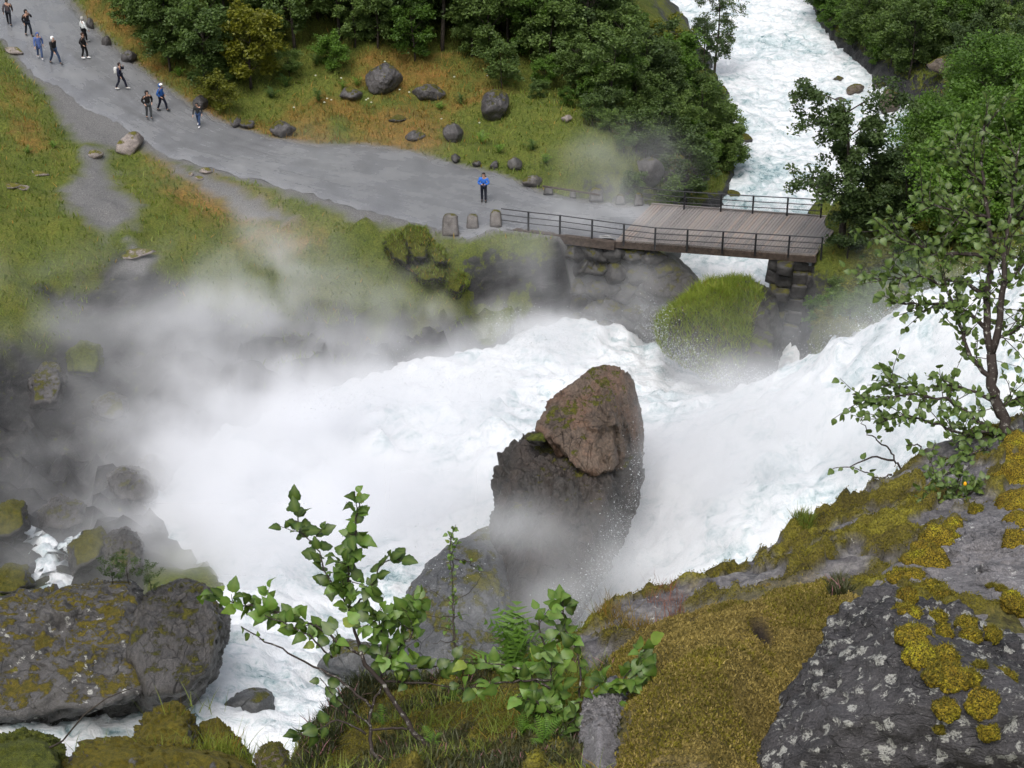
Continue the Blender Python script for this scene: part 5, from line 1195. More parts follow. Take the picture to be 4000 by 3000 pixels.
cp_ = np.concatenate(cpos); idx = g.choice(len(cp_), 16000)
grass_obj('cushion_sprigs', cp_[idx], .010, .005, 'sprig_moss', g, 'yellow moss tips on the near rock cushions', .7, 9, cat='moss', bias=.15)

# ------------------------------------------------------------------ saplings with single leaves
def leaf_mesh(seed, mat):
    g = np.random.default_rng(seed); n = 9
    t = np.linspace(0, 1, n); w = .40 * np.sin(np.pi * t ** .72) ** .9 * (1 - .15 * t); w[0] = 0.0; w[-1] = 0
    w[1:-1] += .018 * np.where(np.arange(1, n - 1) % 2, 1, -1)
    kk = g.uniform(-.10, .22); fo = g.uniform(.02, .32); cz = kk * np.sin(np.pi * t) - g.uniform(0, .28) * t * t
    V = [[t[i], 0, cz[i]] for i in range(n)]; vein = [1.0] * n
    for s in (-1, 1):
        for i in range(1, n - 1): V.append([t[i] - .03, s * w[i], cz[i] + fo * w[i] + g.uniform(-.02, .02)]); vein.append(0)
    Fa = []
    for k, s in enumerate((-1, 1)):
        o = n + k * (n - 2)
        for i in range(n - 1):
            a, b = i, i + 1; q = [a, b]
            if i + 1 <= n - 2: q.append(o + i)
            if i >= 1: q.append(o + i - 1)
            Fa.append(tuple(q if s > 0 else q[::-1]))
    V = np.array(V); V[:, 0] += .22      # petiole length
    k = len(V); V = np.concatenate([V, [[0, -.008, 0], [0, .008, 0], [.23, .008, 0], [.23, -.008, 0]]]); Fa.append((k, k + 1, k + 2, k + 3)); vein += [1] * 4
    me = mesh_from('leaf', V, Fa); me.materials.append(mat); vattr(me, 'vein', np.array(vein)); return me
LM = {k: [leaf_mesh(s, M[k]) for s in range(8)] for k in ('leaf_obj', 'leaf_obj_dark')}
def orient(d, n):
    x = Vector(d).normalized(); z = Vector(n); z = (z - x * z.dot(x)).normalized(); y = z.cross(x)
    return Matrix((x, y, z)).transposed()
class Sapling:
    def __init__(s, name, label, base, Z, mat='leaf_obj', seed=0, cat='sapling', bark='bark_birch'):
        s.root = empty(name, tuple(map(float, base))); tag(s.root, label, cat); s.Z = Z; s.g = np.random.default_rng(seed); s.mat = mat; s.n = 0; s.bark = bark; s.extra = []
    def branch(s, pts, r0, r1, dz=0.0, name='branch'):
        q = np.array([P(a, b, Z=s.Z + dz * k / max(1, len(pts) - 1)) for k, (a, b) in enumerate(pts)])
        q = resample(q, max(4, 3 * len(pts))); q[1:-1] += s.g.normal(0, .004 * s.Z / 8, (len(q) - 2, 3))
        v, f = tube(q, np.linspace(r0, r1, len(q)) / F * s.Z, 6); s.cur = part(name, v, f, M[s.bark], s.root); return q
    def leaf(s, p, d, size):
        s.n += 1; nrm = s.g.normal(0, .42, 3) + np.array([0, -.45, .8]); R = orient(d, nrm)
        if s.n > 290:
            s.extra.append((p, R, size)); return
        o = link('leaf', LM[s.mat][s.g.integers(8)], None, s.cur); o.matrix_parent_inverse = Matrix()
        o.location = p - np.array(s.root.location); o.rotation_euler = R.to_euler(); o.scale = (size,) * 3
    def leaves(s, q, n, size, t0=.2, out=.9):
        L = len(q) - 1
        for i in range(n):
            t = (t0 + (1 - t0) * (i + s.g.uniform(0, .9)) / n) * L; k = min(L - 1, int(t)); p = q[k] + (q[k + 1] - q[k]) * (t - k)
            tg = (q[k + 1] - q[k]); tg /= np.linalg.norm(tg) + 1e-9
            d = tg * .55 + s.g.normal(0, out, 3) * .6 + np.array([0, -.05, -.12]); d /= np.linalg.norm(d)
            s.leaf(p, d, size * (.45 + .75 * s.g.random() ** .7))
    def twigs(s, q, n, ln, nl, size, t0=.3, upw=.2):
        L = len(q) - 1
        for i in range(n):
            t = s.g.uniform(t0, 1) * L; k = min(L - 1, int(t)); b = q[k] + (q[k + 1] - q[k]) * (t - k)
            tg = (q[k + 1] - q[k]); tg /= np.linalg.norm(tg) + 1e-9
            d = tg * .5 + s.g.normal(0, .6, 3) + np.array([0, 0, upw]); d /= np.linalg.norm(d); l = ln * s.g.uniform(.5, 1.2)
            qq = np.array([b, b + d * l * .5 + s.g.normal(0, .05 * l, 3), b + d * l])
            v, f = tube(qq, np.array([2.2, 1.6, .8]) / F * s.Z, 5, False); keep = s.cur; s.cur = part('twig', v, f, M[s.bark], s.root)
            s.leaves(qq, nl, size, .1); s.cur = keep
    def finish(s):
        if not s.extra: return
        V = []; Fa = []; n = 0; ve = []
        m = LM[s.mat][0]; bv = np.array([q.co for q in m.vertices]); bf = [tuple(p.vertices) for p in m.polygons]
        av = np.array([q.value for q in m.attributes['vein'].data])
        for p, R, sz in s.extra:
            V.append(bv @ np.array(R).T * sz + p); Fa += [tuple(i + n for i in q) for q in bf]; n += len(bv); ve.append(av)
        o = part('leaf_mass', np.concatenate(V), Fa, M[s.mat], s.root); vattr(o.data, 'vein', np.concatenate(ve)); o['kind'] = 'stuff'
b0, _ = fg(1740, 2990)
sp = Sapling('birch_sapling', 'birch sapling with large leaves spreading left in front of the white water', b0, 8.5, seed=5)
LS = .070
q = sp.branch([(1746,2990),(1678,2928),(1606,2842),(1542,2738),(1488,2652),(1434,2607),(1407,2544)], 13, 8, -.1, 'trunk')
q1 = sp.branch([(1407,2544),(1385,2470),(1375,2422),(1362,2313),(1362,2250),(1370,2150),(1390,2030),(1402,1945)], 7, 2.2); sp.leaves(q1, 41, LS, .3); sp.twigs(q1, 10, .12, 5, LS, .15)
q2 = sp.branch([(1497,2996),(1452,2928),(1443,2869),(1452,2760),(1490,2680)], 9, 5, .1, 'trunk')
q3 = sp.branch([(1452,2765),(1307,2643),(1203,2594),(1090,2530),(1000,2483),(945,2450)], 6, 2.4); sp.leaves(q3, 5, LS * .7, .8)
q4 = sp.branch([(1407,2557),(1244,2458),(1135,2403),(1000,2372),(936,2361),(860,2340),(795,2310)], 6, 2.2, .15); sp.leaves(q4, 36, LS, .2); sp.twigs(q4, 8, .1, 5, LS, .1)
q4b = sp.branch([(1300,2570),(1200,2480),(1120,2440),(1010,2390)], 4, 2, -.1); sp.leaves(q4b, 14, LS, .2)
q5 = sp.branch([(1484,2652),(1520,2566),(1601,2490),(1630,2420),(1651,2350)], 6, 2.2); sp.leaves(q5, 25, LS, .2); sp.twigs(q5, 8, .13, 5, LS, .1)
q5b = sp.branch([(1490,2640),(1510,2540),(1480,2440),(1490,2380)], 5, 2.2, -.15); sp.leaves(q5b, 19, LS, .2); sp.twigs(q5b, 8, .12, 5, LS, .1)
q6 = sp.branch([(1506,2661),(1615,2661),(1768,2684)], 5, 2); sp.leaves(q6, 6, LS, .2)
q7 = sp.branch([(1592,2621),(1723,2596),(1814,2580)], 4, 2); sp.leaves(q7, 10, LS, .0)
q8 = sp.branch([(1375,2400),(1320,2310),(1262,2230),(1248,2160),(1190,2090),(1155,2032)], 4.5, 2); sp.leaves(q8, 22, LS, .2); sp.twigs(q8, 5, .1, 4, LS, .2)
q9 = sp.branch([(1380,2372),(1434,2331),(1480,2230),(1500,2190),(1565,2190)], 4.5, 2); sp.leaves(q9, 18, LS, .1)
q10 = sp.branch([(1430,2869),(1316,2808),(1267,2838),(1217,2856),(1158,2865)], 4.5, 2); sp.leaves(q10, 10, LS, .55)
q11 = sp.branch([(1452,2842),(1334,2747),(1249,2648)], 4, 1.8); sp.leaves(q11, 6, LS, .3)
q12 = sp.branch([(1452,2852),(1520,2845),(1606,2842)], 5, 5)
sp.finish()
b0, _ = fg(2180, 2950)
sp = Sapling('birch_sapling', 'right-hand birch sapling with rounded leaves in front of the fern', b0, 8.2, seed=8)
q = sp.branch([(2180,2955),(2160,2800),(2154,2657),(2136,2566),(2115,2470),(2100,2386)], 10, 3, .1, 'trunk'); sp.leaves(q, 36, LS, .12); sp.twigs(q, 13, .14, 5, LS, .1)
q = sp.branch([(2255,2960),(2262,2770),(2271,2600),(2240,2500),(2208,2453),(2199,2345)], 6, 2, .2, 'trunk'); sp.leaves(q, 22, LS, .4); sp.twigs(q, 5, .1, 4, LS, .5)
q = sp.branch([(2154,2657),(2045,2657),(1950,2665),(1859,2679),(1800,2690)], 5, 2); sp.leaves(q, 19, LS, .1)
q = sp.branch([(2150,2690),(2030,2610),(1900,2590),(1791,2585)], 5, 2, .1); sp.leaves(q, 17, LS, .2)
q = sp.branch([(2158,2792),(2080,2730),(2020,2720)], 5, 2, -.1); sp.leaves(q, 13, LS, .2)
q = sp.branch([(2165,2860),(2290,2780),(2316,2711),(2407,2680),(2488,2594),(2538,2503)], 5, 2, -.1); sp.leaves(q, 28, LS, .35); sp.twigs(q, 8, .11, 4, LS, .3)
q = sp.branch([(2407,2690),(2500,2710),(2588,2716),(2700,2706)], 4, 2, -.1); sp.leaves(q, 18, LS, .2)
q = sp.branch([(2300,2790),(2384,2761),(2420,2800)], 4, 2, -.15); sp.leaves(q, 13, LS, .1)
q = sp.branch([(2170,2880),(2220,2830),(2250,2800)], 4, 2, -.2); sp.leaves(q, 11, LS, .1)
q = sp.branch([(2175,2920),(2150,2880),(2200,2870)], 3, 2, -.2); sp.leaves(q, 9, LS, .1)
q = sp.branch([(2200,2955),(2300,2990),(2320,2970)], 3, 2, -.2); sp.leaves(q, 6, LS, .3)
sp.finish()
# thin sapling behind
b0 = P(1790, 2680, Z=11.2)
sp = Sapling('thin_sapling', 'thin sapling with small bright leaves in front of the wet slab', b0, 11.2, seed=9, bark='bark')
q = sp.branch([(1795,2700),(1785,2620),(1775,2500),(1770,2380),(1768,2260),(1770,2200),(1760,2150),(1748,2075)], 6, 1.5, .2, 'trunk'); sp.leaves(q, 40, .030, .28); sp.twigs(q, 10, .10, 5, .030, .35)
q = sp.branch([(1770,2180),(1820,2195),(1870,2215)], 3, 1.5, .1); sp.leaves(q, 12, .030, .2)
for pts in ([(1775,2410),(1700,2410),(1660,2400)], [(1775,2460),(1690,2450)], [(1770,2360),(1720,2330),(1660,2290)], [(1772,2350),(1830,2320),(1880,2250)], [(1775,2500),(1690,2515)]): sp.branch(pts, 2, 1)
sp.finish()
# birch on the ridge at the right
b0, _ = fg(3945, 1760)
if b0 is None: b0 = P(3945, 1760, Z=12.6)
sp = Sapling('birch_tree', 'birch with dark trunk growing on the rock ridge at the right edge', b0, 12.7, 'leaf_obj_dark', 12, 'birch')
LB = .056
tr = sp.branch([(3955,1790),(3945,1740),(3927,1658),(3886,1545),(3872,1491),(3872,1383)], 27, 20, 0, 'trunk')
def bb(pts, r0, r1, nl, nt=3, ln=.22, dz=0.0, t0=.1, k=5):
    q = sp.branch(pts, r0, r1, dz); sp.leaves(q, int(nl * 1.5), LB, t0); sp.twigs(q, int(nt * 2.2), ln, k + 1, LB, .1)
bb([(3872,1383),(3854,1292),(3850,1157),(3886,976),(3850,800),(3830,620),(3845,470)], 17, 3, 20, 12, .34, 0, .35, 6)
bb([(3872,1383),(3900,1292),(3918,1157),(3927,976),(3960,760),(3985,560)], 16, 3, 18, 12, .34, -.2, .35, 6)
bb([(3872,1491),(3791,1396),(3759,1306),(3741,1238),(3705,1139),(3655,1098),(3600,1080)], 11, 3, 18, 8, .28)
bb([(3845,1279),(3768,1207),(3680,1185),(3601,1188),(3480,1185)], 9, 2.5, 22, 8, .26)
bb([(3850,1157),(3770,1100),(3678,1084),(3550,1080),(3410,1090)], 9, 2.5, 24, 7, .26, .2)
bb([(3880,1000),(3760,990),(3655,985),(3520,930),(3432,872)], 9, 2.5, 30, 10, .28, .1)
bb([(3860,850),(3760,830),(3650,800),(3580,790)], 7, 2.5, 22, 9, .28, -.2)
bb([(3840,720),(3770,650),(3720,560),(3690,520)], 6, 2.2, 18, 7, .26)
bb([(3930,900),(3990,820),(4060,700)], 7, 3, 14, 7, .28)
bb([(3920,1120),(3990,1050),(4080,960)], 7, 3, 14, 7, .28)
bb([(3890,1330),(3960,1290),(4060,1230)], 7, 3, 14, 6, .28)
bb([(3945,1740),(3880,1680),(3760,1600),(3700,1560),(3560,1540),(3400,1560),(3330,1540)], 9, 2, 26, 10, .24, -.1)
bb([(3900,1580),(3800,1530),(3700,1500),(3600,1520),(3450,1510)], 7, 2, 26, 9, .24, .1)
bb([(3930,1690),(3830,1690),(3746,1694),(3640,1650),(3540,1620),(3440,1650)], 8, 2, 26, 9, .24, -.2)
bb([(3900,1600),(3960,1560),(4050,1540)], 7, 3, 12, 6, .24)
bb([(3949,1765),(3827,1758),(3740,1790),(3700,1850)], 7, 2.5, 18, 9, .2, -.5)
for pts in ([(3524,1839),(3500,1800),(3466,1744),(3430,1720),(3393,1694),(3370,1660),(3361,1636)], [(3490,1798),(3410,1785),(3330,1820),(3253,1830)], [(3485,1855),(3440,1870),(3380,1845),(3330,1825)], [(3610,1771),(3590,1740),(3540,1740)], [(3635,1835),(3640,1760),(3652,1720)]):
    q = sp.branch(pts, 4.5, 1.5); sp.leaves(q, 4, LB, .5)
sp.finish()
b0, _ = fg(3740, 1940)
sp = Sapling('leafy_shrub', 'dark green leafy shrub on the rock under the ridge birch', b0, 11.3, 'leaf_obj_dark', 14, 'shrub', 'bark')
for pts in ([(3740,1950),(3700,1890),(3640,1860)], [(3740,1950),(3740,1880),(3760,1820)], [(3740,1960),(3800,1920),(3840,1880)], [(3740,1970),(3680,1960),(3640,1950)], [(3750,1970),(3780,1980),(3800,1990)]):
    q = sp.branch(pts, 5, 2, -.1); sp.leaves(q, 16, .05, .1); sp.twigs(q, 5, .14, 5, .05, .2)
sp.finish()
M['yellow'] = plain('yellow petals', (.75, .36, .01), .6, .3, .1)
q = P(3770, 1890, Z=10.9); r = empty('yellow_flower', tuple(P(3775, 1990, Z=11.0))); tag(r, 'single orange-yellow flower bud among the dark leaves at right', 'flower')
v, f = tube([P(3775, 1990, Z=11.0), P(3776, 1940, Z=10.95), q], [.003] * 3, 5); part('stem', v, f, M['stem'], r)
v, f = ICO[3]; part('flower_bud', v * np.array([.010, .010, .014]) + q, f, M['yellow'], r)
# near ferns
for k, (px, py, s, n) in enumerate([(2010, 2640, .42, 16), (2120, 2900, .14, 8), (1690, 2905, .10, 5), (1770, 2735, .10, 5), (1500, 2830, .10, 4), (2090, 2830, .16, 8), (2040, 2870, .14, 7)]):
    b0, _ = fg(px, py)
    if b0 is None: b0 = P(px, py, Z=10.1)
    fern(b0, s, n, 'fern', ['large bright fern behind the right sapling', 'small fern at the foot of the right sapling', 'tiny fern beside the left sapling trunk', 'tiny upright fern on the heather rim', 'tiny fern between the two stems of the left sapling', 'small fern left of the right sapling trunk', 'small fern lowest beside the right sapling'][k], 950 + k, flat=.75)
# bare twig at bottom left
pts = np.array([P(100, 2960, Z=36), P(240, 2900, Z=35.6), P(330, 2790, Z=35.2), P(420, 2725, Z=35), P(515, 2688, Z=34.8)])
v, f = tube(resample(pts, 16), np.linspace(.022, .010, 16), 6); boulder('bare_twig', 'bare dark twig rising from the bottom left rocks', 'twig', v, f, M['bark'])
# grass on the bottom-left rocks
gp = []
for px, py, n in [(560,3000,60),(700,2990,60),(880,2960,120),(960,3000,160),(640,2980,50),(400,2990,70),(720,2790,20),(830,2960,160),(1000,3010,60)]:
    z = 36.0 if py > 2900 else 37
    q = P(px, py, Z=z); gp.append(q + g.normal(0, 1, (n, 3)) * np.array([.35, .15, .04]))
grass_obj('ledge_grass', np.concatenate(gp), .5, .018, 'grass', g, 'thin yellow-green grass on the bottom left ledge', .4, 1.5, bias=.2)
gp = P(np.full(900, 430.) + g.normal(0, 55, 900), np.full(900, 2335.) + g.normal(0, 12, 900), Z=67.6)

# ------------------------------------------------------------------ people
TMP = bpy.data.scenes.new('workshop')
def skin_mesh(name, joints, edges, radii, root=0, sub=1):
    me = bpy.data.meshes.new('tmp'); me.from_pydata([tuple(j) for j in joints], edges, []); me.update()
    o = bpy.data.objects.new('tmp', me); TMP.collection.objects.link(o)
    m = o.modifiers.new('s', 'SKIN'); m.branch_smoothing = .6
    for k, (sv, r) in enumerate(zip(me.skin_vertices[0].data, radii)):
        sv.radius = (r, r) if np.isscalar(r) else r; sv.use_root = (k == root)
    s = o.modifiers.new('u', 'SUBSURF'); s.levels = sub; s.render_levels = sub
    TMP.view_layers[0].update(); dg = TMP.view_layers[0].depsgraph; dg.update(); out = bpy.data.meshes.new_from_object(o.evaluated_get(dg)); out.name = name
    bpy.data.objects.remove(o); bpy.data.meshes.remove(me)
    out.polygons.foreach_set('use_smooth', np.ones(len(out.polygons), bool)); return out
def cloth(name, c): return plain(name, c, .75, .25, .18, 14)
SKIN = cloth('skin', (.45, .27, .2))
def person(px, py, label, jacket, trousers, shoes=(.03, .03, .03), hood=None, hair=None, face=0.0, stride=.3, h=1.74, arms='walk', pack=None, cap=None, lean=0.0, poncho=False, phone=False, bare_head=False):
    f0 = G(px, py) if py > 0 else P(px, py, z=3.8)
    zr = float(road_h(f0[None, 0], f0[None, 1])[0]) + .05; f0 = P(px, py, z=zr)
    r = empty('person', tuple(f0), face); r.scale = (h / 1.74,) * 3; tag(r, label, 'person')
    s = stride; L = lean
    hip = np.array([0, 0, .92]); J = {}
    J['pel'] = hip; J['sp'] = np.array([L * .2, 0, 1.15]); J['ch'] = np.array([L * .5, 0, 1.36]); J['nk'] = np.array([L * .75, 0, 1.50]); J['hd'] = np.array([L * .95 + .02, 0, 1.62]); J['top'] = np.array([L + .02, 0, 1.70])
    for sd, sg in (('l', 1), ('r', -1)):
        st = s * (1 if sd == 'l' else -1)
        J['h' + sd] = np.array([0, .10 * sg, .90]); fx = st * .95
        J['k' + sd] = np.array([fx * .55 + .06, .10 * sg, .50]); J['a' + sd] = np.array([fx, .10 * sg, .09 + (.05 if st < 0 else 0) * (s > .1)]); J['t' + sd] = np.array([fx + .17, .11 * sg, .04])
        J['s' + sd] = np.array([L * .6, .19 * sg, 1.42])
        if arms == 'walk': e = np.array([L * .5 - st * .35 - .02, .27 * sg, 1.14]); w_ = np.array([L * .4 - st * .6 + .10, .27 * sg, .90])
        elif arms == 'pocket': e = np.array([L * .5 - .10, .31 * sg, 1.14]); w_ = np.array([L * .4 + .09, .22 * sg, .98])
        elif arms == 'phone': e = np.array([.04, .30 * sg, 1.13]); w_ = np.array([.30, .09 * sg, 1.17])
        elif arms == 'face': e, w_ = (np.array([.16, .28 * sg, 1.22]), np.array([.22, .10 * sg, 1.48])) if sd == 'l' else (np.array([-.05, .28 * sg, 1.14]), np.array([.08, .26 * sg, .92]))
        J['e' + sd] = e; J['w' + sd] = w_; dr = (w_ - e) / np.linalg.norm(w_ - e); J['f' + sd] = w_ + dr * .10; J['q' + sd] = w_ + dr * .17
    def sk(keys, edges, rad, name, sub=1):
        ix = {k: i for i, k in enumerate(keys)}
        return skin_mesh(name, [J[k] for k in keys], [(ix[a], ix[b]) for a, b in edges], rad, 0, sub)
    keys = ['pel', 'sp', 'ch', 'nk', 'hd', 'top', 'hl', 'kl', 'al', 'tl', 'hr', 'kr', 'ar', 'tr', 'sl', 'el', 'wl', 'fl', 'ql', 'sr', 'er', 'wr', 'fr', 'qr']
    ed = [('pel', 'sp'), ('sp', 'ch'), ('ch', 'nk'), ('nk', 'hd'), ('hd', 'top')] + [(a + q, b + q) for q in 'lr' for a, b in (('h', 'k'), ('k', 'a'), ('a', 't'), ('s', 'e'), ('e', 'w'), ('w', 'f'), ('f', 'q'))] + [('pel', 'hl'), ('pel', 'hr'), ('ch', 'sl'), ('ch', 'sr')]
    rad = [.12, .11, .12, .055, .095, .075] + [.085, .058, .042, .03] * 2 + [.06, .045, .032, .036, .016] * 2
    bo = link('body', sk(keys, ed, rad, 'body'), SKIN, r)
    tm = cloth('trousers', trousers); jm = cloth('jacket', jacket); sm_ = cloth('shoes', shoes)
    k2 = ['pel', 'hl', 'kl', 'al', 'hr', 'kr', 'ar']; link('trousers', sk(k2, [('pel', 'hl'), ('hl', 'kl'), ('kl', 'al'), ('pel', 'hr'), ('hr', 'kr'), ('kr', 'ar')], [.14, .105, .078, .066, .105, .078, .066], 'trousers'), tm, r)
    J['hem'] = np.array([0, 0, .62 if poncho else .82])
    k3 = ['ch', 'sp', 'hem', 'nk', 'sl', 'el', 'wl', 'sr', 'er', 'wr']
    jk = sk(k3, [('ch', 'sp'), ('sp', 'hem'), ('ch', 'nk'), ('ch', 'sl'), ('sl', 'el'), ('el', 'wl'), ('ch', 'sr'), ('sr', 'er'), ('er', 'wr')], [(.15, .19), (.15, .18), (.21 if poncho else .16, .22 if poncho else .19), .085, .09, .07, .055, .09, .07, .055], 'jacket')
    jo = link('jacket', jk, jm, r)
    for q in 'lr':
        a, t_ = J['a' + q], J['t' + q]; v, f = ICO[3]; d = t_ - a
        v = v * np.array([.15, .055, .05]) + (a * .35 + t_ * .65) + np.array([-.03, 0, .0]); link('shoe', mesh_from('shoe', v, f), sm_, r)
    if hood is not None:
        v, f = ICO[3]; v = v * np.array([.125, .12, .15]); v[:, 0] -= .02; k = (v[:, 0] > .06) & (v[:, 2] < .09); v[k, 0] = .06
        link('hood', mesh_from('hood', v + J['hd'] + np.array([-.01, 0, .0]), f), cloth('hood', hood), jo)
    if hair is not None:
        v, f = ICO[3]; v = v * np.array([.112, .105, .12]); k = (v[:, 0] > .03) & (v[:, 2] < .05); v[k, 0] = .03
        link('hair', mesh_from('hair', v + J['hd'] + np.array([-.012, 0, .025]), f), cloth('hair', hair), r)
    if cap is not None:
        v, f = ICO[3]; v = v * np.array([.12, .115, .07]); link('cap', mesh_from('cap', v + J['hd'] + np.array([.02, 0, .075]), f), cloth('cap', cap), r)
    if pack is not None:
        v, f = rock_shape([[x, y, z] for x in (-.36, -.14) for y in (-.15, .15) for z in (1.0, 1.45)], 3, 8, .01); link('backpack', mesh_from('backpack', v, f), cloth('backpack', pack), r)
    if phone:
        mb = MB(); mb.box((.40, 0, 1.23), (.006, 0, .004), (0, .037, 0), (-.03, 0, .07)); v, f = mb.out(); tag(link('phone', mesh_from('phone', v, f, False), cloth('phone', (.01, .01, .012)), r), None)
    for yy in (-1, 1):   # eyes and nose
        v, f = ICO[2]; link('eye', mesh_from('eye', v * .012 + J['hd'] + np.array([.088, .033 * yy, .01]), f), cloth('eye', (.03, .02, .02)), bo)
    v, f = ICO[2]; link('nose', mesh_from('nose', v * np.array([.02, .014, .022]) + J['hd'] + np.array([.097, 0, -.02]), f), SKIN, bo)
    return r
R_ = math.radians
person(38, 99, 'walker in a brown-grey jacket at the top left corner', (.07, .055, .06), (.012, .014, .02), hair=(.05, .04, .035), face=R_(100), stride=.28)
person(113, 140, 'walker in black with a hand raised to the face', (.012, .010, .014), (.012, .017, .028), hood=(.012, .012, .014), face=R_(-50), stride=.22, arms='face')
person(158, 228, 'walker in a hooded blue rain poncho', (.075, .12, .30), (.05, .08, .17), (.4, .4, .42), hood=(.075, .12, .30), face=R_(-70), stride=.25, poncho=True, h=1.68)
person(217, 249, 'walker in black jacket with white hood and blue jeans', (.012, .012, .014), (.03, .05, .10), hood=(.75, .75, .76), face=R_(-35), stride=.36, h=1.78)
person(332, 167, 'walker in a white jacket and grey hood', (.72, .74, .74), (.012, .012, .014), (.35, .35, .35), hood=(.34, .33, .31), face=R_(30), stride=.18, h=1.72)
person(332, 228, 'walker dressed in black with white shoes beside the road edge', (.016, .014, .015), (.010, .010, .012), (.75, .75, .75), hair=(.06, .03, .02), face=R_(-15), stride=.14, h=1.68, arms='pocket')
person(475, 348, 'walker in dark navy carrying a pale backpack', (.018, .022, .045), (.012, .014, .028), (.5, .5, .48), hair=(.03, .02, .02), face=R_(-5), stride=.33, h=1.70, pack=(.6, .6, .58), arms='face')
person(583, 463, 'walker in a black hooded jacket and grey jeans', (.012, .010, .010), (.05, .055, .06), (.05, .05, .05), hood=(.012, .010, .010), face=R_(-60), stride=.12, h=1.76, arms='pocket')
person(635, 432, 'walker in a bright blue jacket with a white cap', (.02, .085, .28), (.010, .012, .024), hood=(.03, .10, .30), cap=(.8, .8, .8), face=R_(-20), stride=.28, h=1.72, arms='pocket')
person(778, 492, 'walker leaning forward in black jacket and blue jeans', (.03, .032, .035), (.03, .06, .14), (.6, .6, .6), hair=(.02, .018, .018), face=R_(-100), stride=.24, h=1.50, lean=.12)
person(1890, 787, 'person in a blue jacket looking at a phone near the bridge', (.03, .13, .48), (.012, .014, .026), hair=(.02, .015, .013), face=R_(-92), stride=.03, h=1.76, arms='phone', phone=True, pack=(.02, .02, .025))

bpy.data.scenes.remove(TMP)
# ------------------------------------------------------------------ spray: drops thrown up, and mist
g = np.random.default_rng(5)
def drops(n, px, py, sx, sy, Z, sZ):
    a = g.normal(px, sx, n); b = g.normal(py, sy, n); return P(a, b, Z=g.normal(Z, sZ, n))
D = []
for px, py, sx, sy, Z, sZ, n in [(2020,1290,60,35,92,1,1800),(2120,1360,80,40,91,1,2200),(1700,1480,140,40,91,1.5,1600),(1350,1560,140,40,89,1.5,1200),(2230,1330,60,40,92,1,800),(2560,1280,40,60,95,1,1100),(2640,1400,70,45,94,1,2200),(2760,1490,90,30,92.5,1,2600),(2950,1500,100,25,92,1,2600),(3100,1500,60,30,92,1,1200),
    (3300,1390,70,40,90,1,2200),(3420,1310,80,40,90,1,2400),(3560,1240,80,35,89,1,2200),(2500,1880,30,110,79,.8,500),(2430,2090,45,90,77.5,.8,600),(2350,2240,50,60,76.5,.8,700),(2270,2340,60,50,76.3,.8,500),(860,2480,40,60,71,.6,800),(600,2690,120,18,68.5,.5,900),(350,2700,100,14,67,.5,500),(1950,1450,60,60,92,1,700),(1700,2200,90,70,74,.5,250)]:
    D.append(drops(int(n * 2.4), px, py, sx, sy, Z, sZ))
pick = WV[g.integers(0, len(WV), 160000)]; cl = fbm(pick * .35 + 40, 4); pick = pick[cl > .12][:42000]
D.append(pick + np.stack([g.normal(0, .15, len(pick)), g.normal(0, .15, len(pick)), g.exponential(.28, len(pick))], 1))
D = np.concatenate(D); n = len(D); sz = .007 + .022 * g.random(n) ** 4
q = np.array([[1, 1, 1], [1, -1, -1], [-1, 1, -1], [-1, -1, 1]]) * .6
rot = g.normal(size=(n, 3, 3)); V = (np.einsum('nij,kj->nki', rot * .6, q) * sz[:, None, None] + D[:, None, :]).reshape(-1, 3)
i = np.arange(n)[:, None] * 4; Fc = np.concatenate([i + np.array([[0, 1, 2]]), i + np.array([[0, 3, 1]]), i + np.array([[0, 2, 3]]), i + np.array([[1, 3, 2]])])
M['drop'] = plain('water drops', (.85, .88, .9), .25, .5, .03)
tag(link('spray_drops', mesh_from('spray_drops', V, Fc), M['drop']), 'white drops of water thrown up around the falls', 'spray', None, 'stuff')

